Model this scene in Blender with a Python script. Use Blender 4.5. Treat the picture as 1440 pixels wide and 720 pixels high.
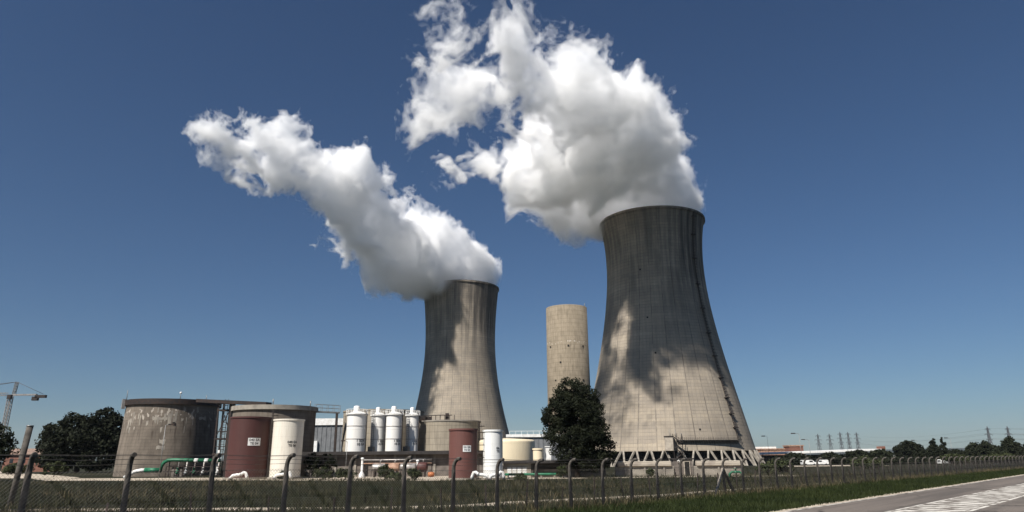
import bpy, bmesh, math, random
import numpy as np
from mathutils import Vector, Matrix

sc = bpy.context.scene
for _o in list(bpy.data.objects):
    bpy.data.objects.remove(_o)
COL = sc.collection
R = math.radians
PI = math.pi

# ------------------------------------------------------------------ camera
cam_d = bpy.data.cameras.new('camera')
cam = bpy.data.objects.new('camera', cam_d)
COL.objects.link(cam)
cam_d.sensor_width = 36.0
cam_d.lens = 24.0
cam_d.clip_start = 0.1
cam_d.clip_end = 30000
PITCH, ROLL = R(16.4), R(0.5)
_f = Vector((0, math.cos(PITCH), math.sin(PITCH)))
_r = Vector((1, 0, 0))
_u = _r.cross(_f)
_r2 = _r * math.cos(ROLL) - _u * math.sin(ROLL)
_u2 = _u * math.cos(ROLL) + _r * math.sin(ROLL)
cam.matrix_world = Matrix(((_r2.x, _u2.x, -_f.x, 0), (_r2.y, _u2.y, -_f.y, 0), (_r2.z, _u2.z, -_f.z, 2.45), (0, 0, 0, 1)))
sc.camera = cam

# ------------------------------------------------------------------ sky and sun
SUN_EL, SUN_AZ = 48.0, 216.0            # azimuth clockwise from +Y
W = bpy.data.worlds.new('World')
sc.world = W
W.use_nodes = True
_nt = W.node_tree
_sky = _nt.nodes.new('ShaderNodeTexSky')
_sky.sky_type = 'NISHITA'
_sky.sun_disc = False
_sky.sun_elevation = R(SUN_EL)
_sky.sun_rotation = R(SUN_AZ)
_sky.air_density = 1.0
_sky.dust_density = 0.3
_sky.ozone_density = 4.0
_sky.altitude = 200
_bg = _nt.nodes['Background']
_bg.inputs[1].default_value = 0.05
_mx = _nt.nodes.new('ShaderNodeMix')
_mx.data_type = 'RGBA'
_mx.blend_type = 'MULTIPLY'
_mx.inputs[0].default_value = 1.0
_mx.inputs[7].default_value = (0.56, 0.69, 0.82, 1)
_nt.links.new(_sky.outputs[0], _mx.inputs[6])
_nt.links.new(_mx.outputs[2], _bg.inputs[0])

sun_d = bpy.data.lights.new('sun', 'SUN')
sun_d.energy = 5.0
sun_d.angle = R(0.53)
sun_d.color = (1.0, 0.955, 0.89)
sun = bpy.data.objects.new('sun', sun_d)
COL.objects.link(sun)
_s = Vector((math.sin(R(SUN_AZ)) * math.cos(R(SUN_EL)), math.cos(R(SUN_AZ)) * math.cos(R(SUN_EL)), math.sin(R(SUN_EL))))
sun.rotation_euler = _s.to_track_quat('Z', 'Y').to_euler()

sc.view_settings.view_transform = 'Standard'
sc.view_settings.look = 'None'
sc.view_settings.exposure = 0.55
sc.view_settings.gamma = 1.0
sc.view_settings.use_curve_mapping = False
sc.render.engine = 'CYCLES'
cy = sc.cycles
cy.use_denoising = True
cy.max_bounces = 132
cy.diffuse_bounces = 3
cy.glossy_bounces = 3
cy.transmission_bounces = 4
cy.volume_bounces = 128
cy.transparent_max_bounces = 128
cy.use_adaptive_sampling = True
cy.adaptive_threshold = 0.01

rng = np.random.default_rng(11)
random.seed(5)


# ------------------------------------------------------------------ materials
def nodes(name):
    m = bpy.data.materials.new(name)
    m.use_nodes = True
    nt = m.node_tree
    return m, nt, nt.nodes['Principled BSDF']


def N(nt, typ, **kw):
    n = nt.nodes.new(typ)
    for k, v in kw.items():
        setattr(n, k, v)
    return n


def L(nt, a, b):
    nt.links.new(a, b)


def math_(nt, op, a, b=None, c=None, clamp=False):
    n = nt.nodes.new('ShaderNodeMath')
    n.operation = op
    n.use_clamp = clamp
    for i, v in enumerate((a, b, c)):
        if v is None:
            continue
        if isinstance(v, (int, float)):
            n.inputs[i].default_value = v
        else:
            nt.links.new(v, n.inputs[i])
    return n.outputs[0]


def ramp(nt, fac, p0, p1, v0=0.0, v1=1.0):
    n = nt.nodes.new('ShaderNodeMapRange')
    n.interpolation_type = 'SMOOTHSTEP'
    n.inputs[1].default_value = p0
    n.inputs[2].default_value = p1
    n.inputs[3].default_value = v0
    n.inputs[4].default_value = v1
    nt.links.new(fac, n.inputs[0])
    return n.outputs[0]


def mixc(nt, fac, a, b, mode='MIX'):
    n = nt.nodes.new('ShaderNodeMix')
    n.data_type = 'RGBA'
    n.blend_type = mode
    if isinstance(fac, (int, float)):
        n.inputs[0].default_value = fac
    else:
        nt.links.new(fac, n.inputs[0])
    for i, v in ((6, a), (7, b)):
        if isinstance(v, tuple):
            n.inputs[i].default_value = (*v[:3], 1)
        else:
            nt.links.new(v, n.inputs[i])
    return n.outputs[2]


def noise(nt, vec, scale, detail=4, rough=0.55, dims='3D'):
    n = nt.nodes.new('ShaderNodeTexNoise')
    n.inputs['Scale'].default_value = scale
    n.inputs['Detail'].default_value = detail
    n.inputs['Roughness'].default_value = rough
    if vec is not None:
        nt.links.new(vec, n.inputs['Vector'])
    return n.outputs[0]


def coords(nt, scale=(1, 1, 1)):
    tc = nt.nodes.new('ShaderNodeTexCoord')
    mp = nt.nodes.new('ShaderNodeMapping')
    mp.inputs['Scale'].default_value = scale
    nt.links.new(tc.outputs['Object'], mp.inputs['Vector'])
    return mp.outputs[0]


def bump(nt, b, h, strength=0.3, dist=0.02):
    n = nt.nodes.new('ShaderNodeBump')
    n.inputs['Strength'].default_value = strength
    n.inputs['Distance'].default_value = dist
    nt.links.new(h, n.inputs['Height'])
    nt.links.new(n.outputs[0], b.inputs['Normal'])


def pmat(name, c1, c2=None, scale=2.0, rough=0.7, metal=0.0, stretch=(1, 1, 1), lo=0.35, hi=0.7, bmp=0.15, detail=5):
    m, nt, b = nodes(name)
    c2 = c2 or tuple(x * 0.7 for x in c1)
    n = noise(nt, coords(nt, stretch), scale, detail)
    f = ramp(nt, n, lo, hi)
    L(nt, mixc(nt, f, c1, c2), b.inputs['Base Color'])
    b.inputs['Roughness'].default_value = rough
    b.inputs['Metallic'].default_value = metal
    b.inputs['Specular IOR Level'].default_value = 0.3
    if bmp:
        bump(nt, b, n, bmp)
    return m


def tower_material(name, meridians, seed):
    """board-marked shell concrete: meridian joints, lift joints, soot streaks from the rim"""
    m, nt, b = nodes(name)
    tc = N(nt, 'ShaderNodeTexCoord')
    sp = N(nt, 'ShaderNodeSeparateXYZ')
    L(nt, tc.outputs['Object'], sp.inputs[0])
    ang = math_(nt, 'ARCTAN2', sp.outputs[1], sp.outputs[0])
    u = math_(nt, 'MULTIPLY', ang, meridians / (2 * PI))
    z = sp.outputs[2]
    fu = math_(nt, 'ABSOLUTE', math_(nt, 'SUBTRACT', math_(nt, 'FRACT', math_(nt, 'ADD', u, 100.0)), 0.5))
    fu2 = math_(nt, 'ABSOLUTE', math_(nt, 'SUBTRACT', math_(nt, 'FRACT', math_(nt, 'ADD', math_(nt, 'MULTIPLY', u, 4.0), 100.0)), 0.5))
    fz = math_(nt, 'ABSOLUTE', math_(nt, 'SUBTRACT', math_(nt, 'FRACT', math_(nt, 'MULTIPLY', z, 1 / 1.5)), 0.5))
    cell_u = math_(nt, 'FLOOR', math_(nt, 'MULTIPLY', u, 1.0))
    cell_z = math_(nt, 'FLOOR', math_(nt, 'MULTIPLY', z, 1 / 1.5))
    cv = N(nt, 'ShaderNodeCombineXYZ')
    L(nt, cell_u, cv.inputs[0]); L(nt, cell_z, cv.inputs[1]); cv.inputs[2].default_value = seed
    wn = N(nt, 'ShaderNodeTexWhiteNoise', noise_dimensions='3D')
    L(nt, cv.outputs[0], wn.inputs[0])
    # vertical streaks: noise on (angle, squeezed height)
    sv = N(nt, 'ShaderNodeCombineXYZ')
    L(nt, math_(nt, 'MULTIPLY', u, 1.7), sv.inputs[0]); L(nt, math_(nt, 'MULTIPLY', z, 0.016), sv.inputs[1]); sv.inputs[2].default_value = seed * 3.1
    streak = noise(nt, sv.outputs[0], 1.3, 7, 0.65)
    blot = noise(nt, coords(nt), 0.06, 6, 0.6)
    fine = noise(nt, coords(nt, (1, 1, 0.3)), 0.7, 5, 0.6)
    hgt = ramp(nt, z, 20, 118)
    soot = math_(nt, 'MULTIPLY', ramp(nt, streak, 0.36, 0.66), math_(nt, 'ADD', 0.25, math_(nt, 'MULTIPLY', hgt, 0.75)))
    soot = math_(nt, 'MULTIPLY', soot, ramp(nt, blot, 0.3, 0.6, 0.55, 1.0))
    base = mixc(nt, ramp(nt, blot, 0.3, 0.7), (0.42, 0.355, 0.27), (0.315, 0.265, 0.2))
    base = mixc(nt, math_(nt, 'MULTIPLY', ramp(nt, fine, 0.4, 0.7), 0.35), base, (0.24, 0.215, 0.185))
    base = mixc(nt, math_(nt, 'MULTIPLY', wn.outputs[0], 0.3), base, (0.2, 0.18, 0.16))
    base = mixc(nt, math_(nt, 'MULTIPLY', soot, 0.72), base, (0.085, 0.077, 0.07))
    # pour lifts of slightly different mixes, in irregular bands
    bz = N(nt, 'ShaderNodeTexWhiteNoise', noise_dimensions='1D')
    L(nt, math_(nt, 'FLOOR', math_(nt, 'ADD', math_(nt, 'MULTIPLY', z, 1 / 4.5), math_(nt, 'MULTIPLY', blot, 0.8))), bz.inputs['W'])
    base = mixc(nt, math_(nt, 'MULTIPLY', bz.outputs[0], 0.28), base, (0.17, 0.15, 0.13))
    # heavy black staining under the rim on the lee side (where the steam rolls over)
    lee = math_(nt, 'COSINE', math_(nt, 'ADD', ang, R(42)))
    leef = math_(nt, 'MULTIPLY', ramp(nt, lee, 0.72, 0.97), ramp(nt, math_(nt, 'ADD', z, math_(nt, 'MULTIPLY', streak, 70)), 108, 142))
    leef = math_(nt, 'MULTIPLY', leef, ramp(nt, streak, 0.3, 0.6, 0.25, 1.0))
    base = mixc(nt, math_(nt, 'MULTIPLY', leef, 0.8), base, (0.045, 0.042, 0.04))
    wob = ramp(nt, noise(nt, coords(nt), 0.25, 3), 0.3, 0.7, 0.25, 1.0)
    lu = math_(nt, 'MULTIPLY', ramp(nt, fu, 0.462, 0.482), wob)
    lu2 = math_(nt, 'MULTIPLY', ramp(nt, fu2, 0.44, 0.49), 0.42)
    lz = math_(nt, 'MULTIPLY', ramp(nt, fz, 0.40, 0.47), math_(nt, 'MULTIPLY', wob, 0.6))
    lines = math_(nt, 'MAXIMUM', math_(nt, 'MAXIMUM', lu, lu2), lz)
    base = mixc(nt, math_(nt, 'MULTIPLY', lines, 0.75), base, (0.07, 0.062, 0.055))
    L(nt, base, b.inputs['Base Color'])
    b.inputs['Roughness'].default_value = 0.9
    b.inputs['Specular IOR Level'].default_value = 0.2
    h = math_(nt, 'SUBTRACT', fine, lines)
    bump(nt, b, h, 0.5, 0.15)
    return m


def ring_concrete(name, c1, c2, lift=0.55, patches=False, seed=0.0, zlo=6.8, zhi=10.6):
    m, nt, b = nodes(name)
    tc = N(nt, 'ShaderNodeTexCoord')
    sp = N(nt, 'ShaderNodeSeparateXYZ')
    L(nt, tc.outputs['Object'], sp.inputs[0])
    z = sp.outputs[2]
    ang = math_(nt, 'ARCTAN2', sp.outputs[1], sp.outputs[0])
    sv = N(nt, 'ShaderNodeCombineXYZ')
    L(nt, math_(nt, 'MULTIPLY', ang, 9.0), sv.inputs[0]); L(nt, math_(nt, 'MULTIPLY', z, 0.16), sv.inputs[1]); sv.inputs[2].default_value = seed
    streak = noise(nt, sv.outputs[0], 1.6, 6, 0.6)
    blot = noise(nt, coords(nt), 0.45, 6, 0.6)
    fz = math_(nt, 'ABSOLUTE', math_(nt, 'SUBTRACT', math_(nt, 'FRACT', math_(nt, 'MULTIPLY', z, 1 / lift)), 0.5))
    base = mixc(nt, ramp(nt, blot, 0.32, 0.68), c1, c2)
    base = mixc(nt, math_(nt, 'MULTIPLY', ramp(nt, streak, 0.42, 0.72), 0.5), base, tuple(x * 0.45 for x in c2))
    base = mixc(nt, math_(nt, 'MULTIPLY', ramp(nt, fz, 0.4, 0.48), 0.32), base, tuple(x * 0.4 for x in c2))
    if patches:
        pv = N(nt, 'ShaderNodeCombineXYZ')
        L(nt, math_(nt, 'MULTIPLY', ang, 8.0), pv.inputs[0]); L(nt, math_(nt, 'MULTIPLY', z, 0.55), pv.inputs[1]); pv.inputs[2].default_value = seed + 7
        pn = noise(nt, pv.outputs[0], 1.7, 4, 0.5)
        band = math_(nt, 'MULTIPLY', ramp(nt, z, zlo, zlo + 1.8), ramp(nt, z, zhi - 0.8, zhi, 1, 0))
        patch = ramp(nt, math_(nt, 'MULTIPLY', pn, math_(nt, 'ADD', 0.55, math_(nt, 'MULTIPLY', band, 0.45))), 0.575, 0.6)
        base = mixc(nt, math_(nt, 'MULTIPLY', patch, 0.85), base, (0.38, 0.34, 0.29))
        drip = math_(nt, 'MULTIPLY', ramp(nt, streak, 0.58, 0.66), math_(nt, 'MULTIPLY', ramp(nt, z, zlo - 2.2, zlo), ramp(nt, z, zhi - 2.6, zhi - 1.6, 1, 0)))
        base = mixc(nt, math_(nt, 'MULTIPLY', drip, 0.6), base, (0.05, 0.035, 0.03))
    L(nt, base, b.inputs['Base Color'])
    b.inputs['Roughness'].default_value = 0.88
    b.inputs['Specular IOR Level'].default_value = 0.2
    bump(nt, b, math_(nt, 'SUBTRACT', blot, math_(nt, 'MULTIPLY', ramp(nt, fz, 0.4, 0.48), 0.5)), 0.4, 0.04)
    return m


def painted_tank(name, col, weld=1.1, rust=(0.16, 0.07, 0.035), dirt=0.25, rough=0.45):
    m, nt, b = nodes(name)
    tc = N(nt, 'ShaderNodeTexCoord')
    sp = N(nt, 'ShaderNodeSeparateXYZ')
    L(nt, tc.outputs['Object'], sp.inputs[0])
    z = sp.outputs[2]
    ang = math_(nt, 'ARCTAN2', sp.outputs[1], sp.outputs[0])
    sv = N(nt, 'ShaderNodeCombineXYZ')
    L(nt, math_(nt, 'MULTIPLY', ang, 6.0), sv.inputs[0]); L(nt, math_(nt, 'MULTIPLY', z, 0.2), sv.inputs[1])
    streak = noise(nt, sv.outputs[0], 2.2, 6, 0.6)
    fz = math_(nt, 'ABSOLUTE', math_(nt, 'SUBTRACT', math_(nt, 'FRACT', math_(nt, 'MULTIPLY', z, 1 / weld)), 0.5))
    seam = ramp(nt, fz, 0.485, 0.497)
    base = mixc(nt, math_(nt, 'MULTIPLY', ramp(nt, streak, 0.42, 0.75), dirt), col, rust)
    base = mixc(nt, math_(nt, 'MULTIPLY', seam, 0.45), base, tuple(x * 0.5 for x in col))
    L(nt, base, b.inputs['Base Color'])
    b.inputs['Roughness'].default_value = rough
    b.inputs['Specular IOR Level'].default_value = 0.35
    bump(nt, b, math_(nt, 'ADD', noise(nt, coords(nt), 1.2, 3), seam), 0.12, 0.03)
    return m


def steam_material(name, density):
    m = bpy.data.materials.new(name)
    m.use_nodes = True
    nt = m.node_tree
    nt.nodes.clear()
    out = nt.nodes.new('ShaderNodeOutputMaterial')
    v = nt.nodes.new('ShaderNodeVolumePrincipled')
    v.inputs['Color'].default_value = (1.0, 1.0, 1.0, 1)
    v.inputs['Density'].default_value = density
    v.inputs['Anisotropy'].default_value = 0.0
    nt.links.new(v.outputs[0], out.inputs['Volume'])
    m.cycles.homogeneous_volume = True
    return m


M = {}
M['shell'] = tower_material('cooling_tower_concrete', 30, 1.0)
M['shell_far'] = tower_material('far_tower_concrete', 30, 5.0)
M['stack'] = ring_concrete('stack_concrete', (0.23, 0.19, 0.138), (0.185, 0.153, 0.11), 1.5, True, 3.0, 41.2, 44.0)
M['tank_concrete'] = ring_concrete('stained_tank_concrete', (0.185, 0.155, 0.125), (0.125, 0.105, 0.085), 0.5, True, 0.0, 7.3, 10.8)
M['tank_concrete_b'] = ring_concrete('tank_concrete', (0.2, 0.17, 0.138), (0.145, 0.122, 0.1), 0.6, True, 4.0, 8.9, 10.3)
M['tank_concrete_c'] = ring_concrete('ochre_tank_concrete', (0.31, 0.27, 0.21), (0.25, 0.215, 0.165), 0.9, False, 8.0)
M['concrete'] = pmat('concrete', (0.3, 0.27, 0.225), (0.19, 0.17, 0.145), 0.8, 0.9, bmp=0.3)
M['pale_concrete'] = pmat('pale_concrete', (0.42, 0.37, 0.3), (0.28, 0.24, 0.2), 0.9, 0.9, bmp=0.3)
M['post_concrete'] = pmat('post_concrete', (0.10, 0.088, 0.075), (0.05, 0.044, 0.038), 3.0, 0.9, bmp=0.4)
M['wall_dark'] = pmat('dark_wall', (0.17, 0.145, 0.125), (0.1, 0.086, 0.076), 0.9, 0.85, bmp=0.2)
M['fascia'] = pmat('dark_fascia', (0.035, 0.03, 0.028), (0.02, 0.018, 0.017), 2.0, 0.7)
M['dark_steel'] = pmat('dark_steel', (0.03, 0.027, 0.026), (0.055, 0.036, 0.028), 3.0, 0.6, 0.3)
M['grey_steel'] = pmat('galvanised_steel', (0.26, 0.26, 0.25), (0.17, 0.17, 0.165), 3.0, 0.5, 0.5)
M['wire'] = pmat('rusted_wire', (0.10, 0.095, 0.09), (0.07, 0.055, 0.045), 5.0, 0.6, 0.3)
M['maroon'] = painted_tank('maroon_paint', (0.072, 0.028, 0.024), 1.2, (0.05, 0.02, 0.018), 0.5, 0.55)
M['maroon_b'] = painted_tank('faded_maroon_paint', (0.13, 0.055, 0.045), 1.2, (0.08, 0.035, 0.03), 0.4, 0.55)
M['cream'] = painted_tank('cream_paint', (0.68, 0.63, 0.54), 1.3, (0.35, 0.28, 0.2), 0.3)
M['ivory'] = painted_tank('ivory_paint', (0.7, 0.6, 0.42), 2.4, (0.5, 0.42, 0.3), 0.25)
M['white_tank'] = painted_tank('white_tank_paint', (0.72, 0.72, 0.69), 1.3, (0.4, 0.37, 0.32), 0.25)
M['silo_white'] = painted_tank('silo_white_paint', (0.7, 0.685, 0.65), 3.0, (0.42, 0.38, 0.32), 0.22)
M['white'] = pmat('white_paint', (0.76, 0.755, 0.73), (0.6, 0.58, 0.54), 1.5, 0.5, bmp=0.05)
M['ink'] = pmat('black_lettering', (0.025, 0.025, 0.025), (0.04, 0.04, 0.04), 6, 0.6, bmp=0)
M['green_pipe'] = pmat('green_pipe_paint', (0.02, 0.15, 0.075), (0.012, 0.085, 0.045), 2.0, 0.45, bmp=0.05)
M['orange'] = pmat('orange_paint', (0.42, 0.15, 0.06), (0.28, 0.09, 0.035), 2.0, 0.5, bmp=0.05)
M['rust'] = pmat('rusty_cladding', (0.42, 0.27, 0.19), (0.2, 0.1, 0.06), 1.6, 0.6, 0.1)
M['alu'] = pmat('dull_aluminium', (0.4, 0.375, 0.35), (0.2, 0.18, 0.165), 2.0, 0.45, 0.5)
M['slate'] = pmat('grey_cladding', (0.17, 0.175, 0.18), (0.12, 0.125, 0.13), 1.0, 0.6, bmp=0.05)
M['glass'] = pmat('dark_glass', (0.02, 0.024, 0.028), (0.03, 0.034, 0.04), 1, 0.08, bmp=0)
M['tyre'] = pmat('tyre_rubber', (0.02, 0.02, 0.02), (0.03, 0.03, 0.03), 4, 0.85)
M['brick'] = pmat('red_render', (0.22, 0.1, 0.07), (0.15, 0.07, 0.05), 1.2, 0.85)
M['roof_tile'] = pmat('roof_tiles', (0.25, 0.17, 0.13), (0.16, 0.11, 0.09), 1.2, 0.85)
M['bark'] = pmat('bark', (0.06, 0.045, 0.033), (0.03, 0.024, 0.018), 4, 0.95, stretch=(1, 1, 0.25), bmp=0.6)
M['paint_white'] = pmat('worn_road_paint', (0.56, 0.53, 0.475), (0.17, 0.148, 0.125), 1.1, 0.8, lo=0.44, hi=0.6, bmp=0.1, detail=10)
M['gravel'] = pmat('pale_gravel', (0.5, 0.43, 0.34), (0.3, 0.25, 0.19), 1.4, 0.95, bmp=0.6, detail=9)
def asphalt_material():
    m, nt, b = nodes('asphalt')
    tc = N(nt, 'ShaderNodeTexCoord')
    mp = N(nt, 'ShaderNodeMapping')
    mp.inputs['Rotation'].default_value = (0, 0, -math.atan2(48.9, 45.8))
    L(nt, tc.outputs['Object'], mp.inputs['Vector'])
    mp2 = N(nt, 'ShaderNodeMapping')
    mp2.inputs['Scale'].default_value = (0.035, 1.0, 1.0)
    L(nt, mp.outputs[0], mp2.inputs['Vector'])
    tracks = noise(nt, mp2.outputs[0], 1.3, 6, 0.6)
    blot = noise(nt, mp.outputs[0], 0.22, 6, 0.65)
    fine = noise(nt, mp.outputs[0], 9.0, 8, 0.75)
    vo = N(nt, 'ShaderNodeTexVoronoi', feature='DISTANCE_TO_EDGE')
    vo.inputs['Scale'].default_value = 0.16
    nz = N(nt, 'ShaderNodeTexNoise')
    nz.inputs['Scale'].default_value = 0.8
    nz.inputs['Detail'].default_value = 6
    L(nt, mp.outputs[0], nz.inputs['Vector'])
    va = N(nt, 'ShaderNodeVectorMath', operation='MULTIPLY_ADD')
    L(nt, nz.outputs['Color'], va.inputs[0])
    va.inputs[1].default_value = (2.2, 2.2, 0)
    L(nt, mp.outputs[0], va.inputs[2])
    L(nt, va.outputs[0], vo.inputs['Vector'])
    crack = math_(nt, 'MULTIPLY', ramp(nt, vo.outputs['Distance'], 0.004, 0.016, 1.0, 0.0), ramp(nt, blot, 0.42, 0.55))
    base = mixc(nt, ramp(nt, tracks, 0.35, 0.65), (0.16, 0.135, 0.115), (0.095, 0.082, 0.071))
    base = mixc(nt, math_(nt, 'MULTIPLY', ramp(nt, blot, 0.5, 0.68), 0.45), base, (0.2, 0.172, 0.145))
    base = mixc(nt, math_(nt, 'MULTIPLY', ramp(nt, fine, 0.4, 0.7), 0.4), base, (0.06, 0.052, 0.046))
    base = mixc(nt, math_(nt, 'MULTIPLY', crack, 0.85), base, (0.02, 0.018, 0.016))
    L(nt, base, b.inputs['Base Color'])
    b.inputs['Roughness'].default_value = 0.85
    b.inputs['Specular IOR Level'].default_value = 0.25
    bump(nt, b, math_(nt, 'SUBTRACT', fine, crack), 0.4, 0.02)
    return m


M['asphalt'] = asphalt_material()
M['hill'] = pmat('wooded_hill', (0.018, 0.024, 0.016), (0.012, 0.016, 0.011), 0.004, 0.95, bmp=0)
M['near_black'] = pmat('near_black_matte', (0.02, 0.019, 0.018), (0.012, 0.011, 0.01), 0.5, 0.9)  # near black; in the tower feet it stands in for interior shade
M['pylon'] = pmat('pylon_steel', (0.13, 0.135, 0.14), (0.09, 0.09, 0.095), 0.2, 0.6, 0.3)


def leaf_mat(name, c1, c2, scale=0.6):
    m, nt, b = nodes(name)
    n = noise(nt, coords(nt), scale, 4)
    L(nt, mixc(nt, ramp(nt, n, 0.35, 0.65), c1, c2), b.inputs['Base Color'])
    b.inputs['Roughness'].default_value = 0.75
    b.inputs['Specular IOR Level'].default_value = 0.15
    return m


M['leaf_dark'] = leaf_mat('dark_evergreen_leaves', (0.008, 0.011, 0.005), (0.015, 0.018, 0.008))
M['leaf_mid'] = leaf_mat('broad_leaves', (0.012, 0.016, 0.007), (0.02, 0.024, 0.011))
M['leaf_shrub'] = leaf_mat('shrub_leaves', (0.025, 0.033, 0.013), (0.05, 0.056, 0.024), 1.0)
M['grass_blade'] = leaf_mat('grass_blades', (0.014, 0.019, 0.008), (0.038, 0.036, 0.017), 0.25)
M['verge_blade'] = leaf_mat('verge_blades', (0.011, 0.018, 0.004), (0.026, 0.034, 0.009), 0.3)


def ground_material():
    m, nt, b = nodes('rough_grassland')
    co = coords(nt)
    a = noise(nt, co, 0.05, 6, 0.6)
    c = noise(nt, co, 0.9, 8, 0.65)
    d = noise(nt, co, 6.0, 6, 0.7)
    base = mixc(nt, ramp(nt, a, 0.35, 0.65), (0.014, 0.018, 0.008), (0.03, 0.027, 0.015))
    base = mixc(nt, ramp(nt, c, 0.45, 0.75), base, (0.008, 0.011, 0.005))
    base = mixc(nt, math_(nt, 'MULTIPLY', ramp(nt, d, 0.5, 0.75), 0.6), base, (0.055, 0.046, 0.028))
    L(nt, base, b.inputs['Base Color'])
    b.inputs['Roughness'].default_value = 0.95
    b.inputs['Specular IOR Level'].default_value = 0.1
    bump(nt, b, math_(nt, 'ADD', c, d), 0.8, 0.15)
    return m


M['ground'] = ground_material()


# ------------------------------------------------------------------ mesh building
class MB:
    def __init__(self):
        self.v, self.f, self.sm = [], [], []

    def add(self, vs, fs, smooth=False):
        o = len(self.v)
        self.v += [tuple(p) for p in vs]
        self.f += [tuple(i + o for i in f) for f in fs]
        self.sm += [smooth] * len(fs)
        return self

    def box(self, c, s, rz=0.0, bev=0.0):
        x, y, z = s[0] / 2, s[1] / 2, s[2] / 2
        ca, sa = math.cos(rz), math.sin(rz)
        if bev <= 0:
            vs = [(i * x, j * y, k * z) for k in (-1, 1) for j in (-1, 1) for i in (-1, 1)]
            fs = [(0, 2, 3, 1), (4, 5, 7, 6), (0, 1, 5, 4), (2, 6, 7, 3), (0, 4, 6, 2), (1, 3, 7, 5)]
        else:
            bm = bmesh.new()
            bmesh.ops.create_cube(bm, size=1.0)
            for v in bm.verts:
                v.co = Vector((v.co.x * s[0], v.co.y * s[1], v.co.z * s[2]))
            bmesh.ops.bevel(bm, geom=list(bm.edges), offset=bev, segments=2, affect='EDGES', profile=0.5)
            bm.verts.index_update()
            vs = [tuple(v.co) for v in bm.verts]
            fs = [tuple(v.index for v in f.verts) for f in bm.faces]
            bm.free()
        vs = [(c[0] + p[0] * ca - p[1] * sa, c[1] + p[0] * sa + p[1] * ca, c[2] + p[2]) for p in vs]
        return self.add(vs, fs)

    def rod(self, p0, p1, r0, r1=None, n=8, caps=True, smooth=True):
        return self.tube([p0, p1], [r0, r0 if r1 is None else r1], n, caps, smooth)

    def tube(self, path, rad, n=8, caps=True, smooth=True):
        P = [Vector(p) for p in path]
        if isinstance(rad, (int, float)):
            rad = [rad] * len(P)
        vs, fs = [], []
        t = (P[1] - P[0]).normalized()
        a = t.orthogonal().normalized()
        for i, p in enumerate(P):
            if i == 0:
                d = P[1] - P[0]
            elif i == len(P) - 1:
                d = P[-1] - P[-2]
            else:
                d = (P[i + 1] - P[i]).normalized() + (P[i] - P[i - 1]).normalized()
            d = d.normalized()
            a = (a - d * a.dot(d)).normalized()
            bb = d.cross(a)
            for k in range(n):
                w = 2 * PI * k / n
                vs.append(p + (a * math.cos(w) + bb * math.sin(w)) * rad[i])
        for i in range(len(P) - 1):
            for k in range(n):
                k2 = (k + 1) % n
                fs.append((i * n + k, i * n + k2, (i + 1) * n + k2, (i + 1) * n + k))
        self.add(vs, fs, smooth)
        if caps:
            o = len(self.v) - len(vs)
            self.f.append(tuple(o + k for k in reversed(range(n))))
            self.f.append(tuple(o + (len(P) - 1) * n + k for k in range(n)))
            self.sm += [False, False]
        return self

    def bar(self, p0, p1, w, h=None):
        """square bar"""
        h = h or w
        p0, p1 = Vector(p0), Vector(p1)
        d = (p1 - p0).normalized()
        up = Vector((0, 0, 1)) if abs(d.z) < 0.95 else Vector((1, 0, 0))
        s = d.cross(up).normalized()
        u = s.cross(d)
        vs = []
        for p in (p0, p1):
            for i, j in ((-1, -1), (1, -1), (1, 1), (-1, 1)):
                vs.append(p + s * (i * w / 2) + u * (j * h / 2))
        return self.add(vs, [(3, 2, 1, 0), (4, 5, 6, 7), (0, 1, 5, 4), (1, 2, 6, 5), (2, 3, 7, 6), (3, 0, 4, 7)])

    def lathe(self, prof, n=48, c=(0, 0, 0), smooth=True, a0=0.0, a1=2 * PI):
        full = abs(a1 - a0 - 2 * PI) < 1e-6
        cols = n if full else n + 1
        vs, fs = [], []
        for r, z in prof:
            for k in range(cols):
                w = a0 + (a1 - a0) * k / n
                vs.append((c[0] + r * math.cos(w), c[1] + r * math.sin(w), c[2] + z))
        for i in range(len(prof) - 1):
            for k in range(n):
                k2 = (k + 1) % cols
                fs.append((i * cols + k, i * cols + k2, (i + 1) * cols + k2, (i + 1) * cols + k))
        return self.add(vs, fs, smooth)

    def cyl(self, c, r, z0, z1, n=40, r1=None):
        r1 = r if r1 is None else r1
        self.lathe([(r, z0), (r1, z1)], n, c)
        o = len(self.v) - 2 * n
        self.f.append(tuple(o + k for k in reversed(range(n))))
        self.f.append(tuple(o + n + k for k in range(n)))
        self.sm += [False, False]
        return self

    def build(self, name, mat, parent=None, loc=None):
        me = bpy.data.meshes.new(name)
        me.from_pydata(self.v, [], self.f)
        me.polygons.foreach_set('use_smooth', self.sm)
        me.materials.append(mat)
        me.update()
        o = bpy.data.objects.new(name, me)
        COL.objects.link(o)
        if parent is not None:
            o.parent = parent
        if loc is not None:
            o.location = loc
        return o


def np_mesh(name, V, F, mat, parent=None, smooth=False):
    me = bpy.data.meshes.new(name)
    V = np.asarray(V, np.float32)
    F = np.asarray(F, np.int32)
    k = F.shape[1]
    me.vertices.add(len(V))
    me.vertices.foreach_set('co', V.ravel())
    me.loops.add(F.size)
    me.loops.foreach_set('vertex_index', F.ravel())
    me.polygons.add(len(F))
    me.polygons.foreach_set('loop_start', np.arange(0, F.size, k, dtype=np.int32))
    me.polygons.foreach_set('use_smooth', np.full(len(F), smooth, dtype=bool))
    me.update(calc_edges=True)
    me.validate()
    me.materials.append(mat)
    o = bpy.data.objects.new(name, me)
    COL.objects.link(o)
    if parent is not None:
        o.parent = parent
    return o


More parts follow.
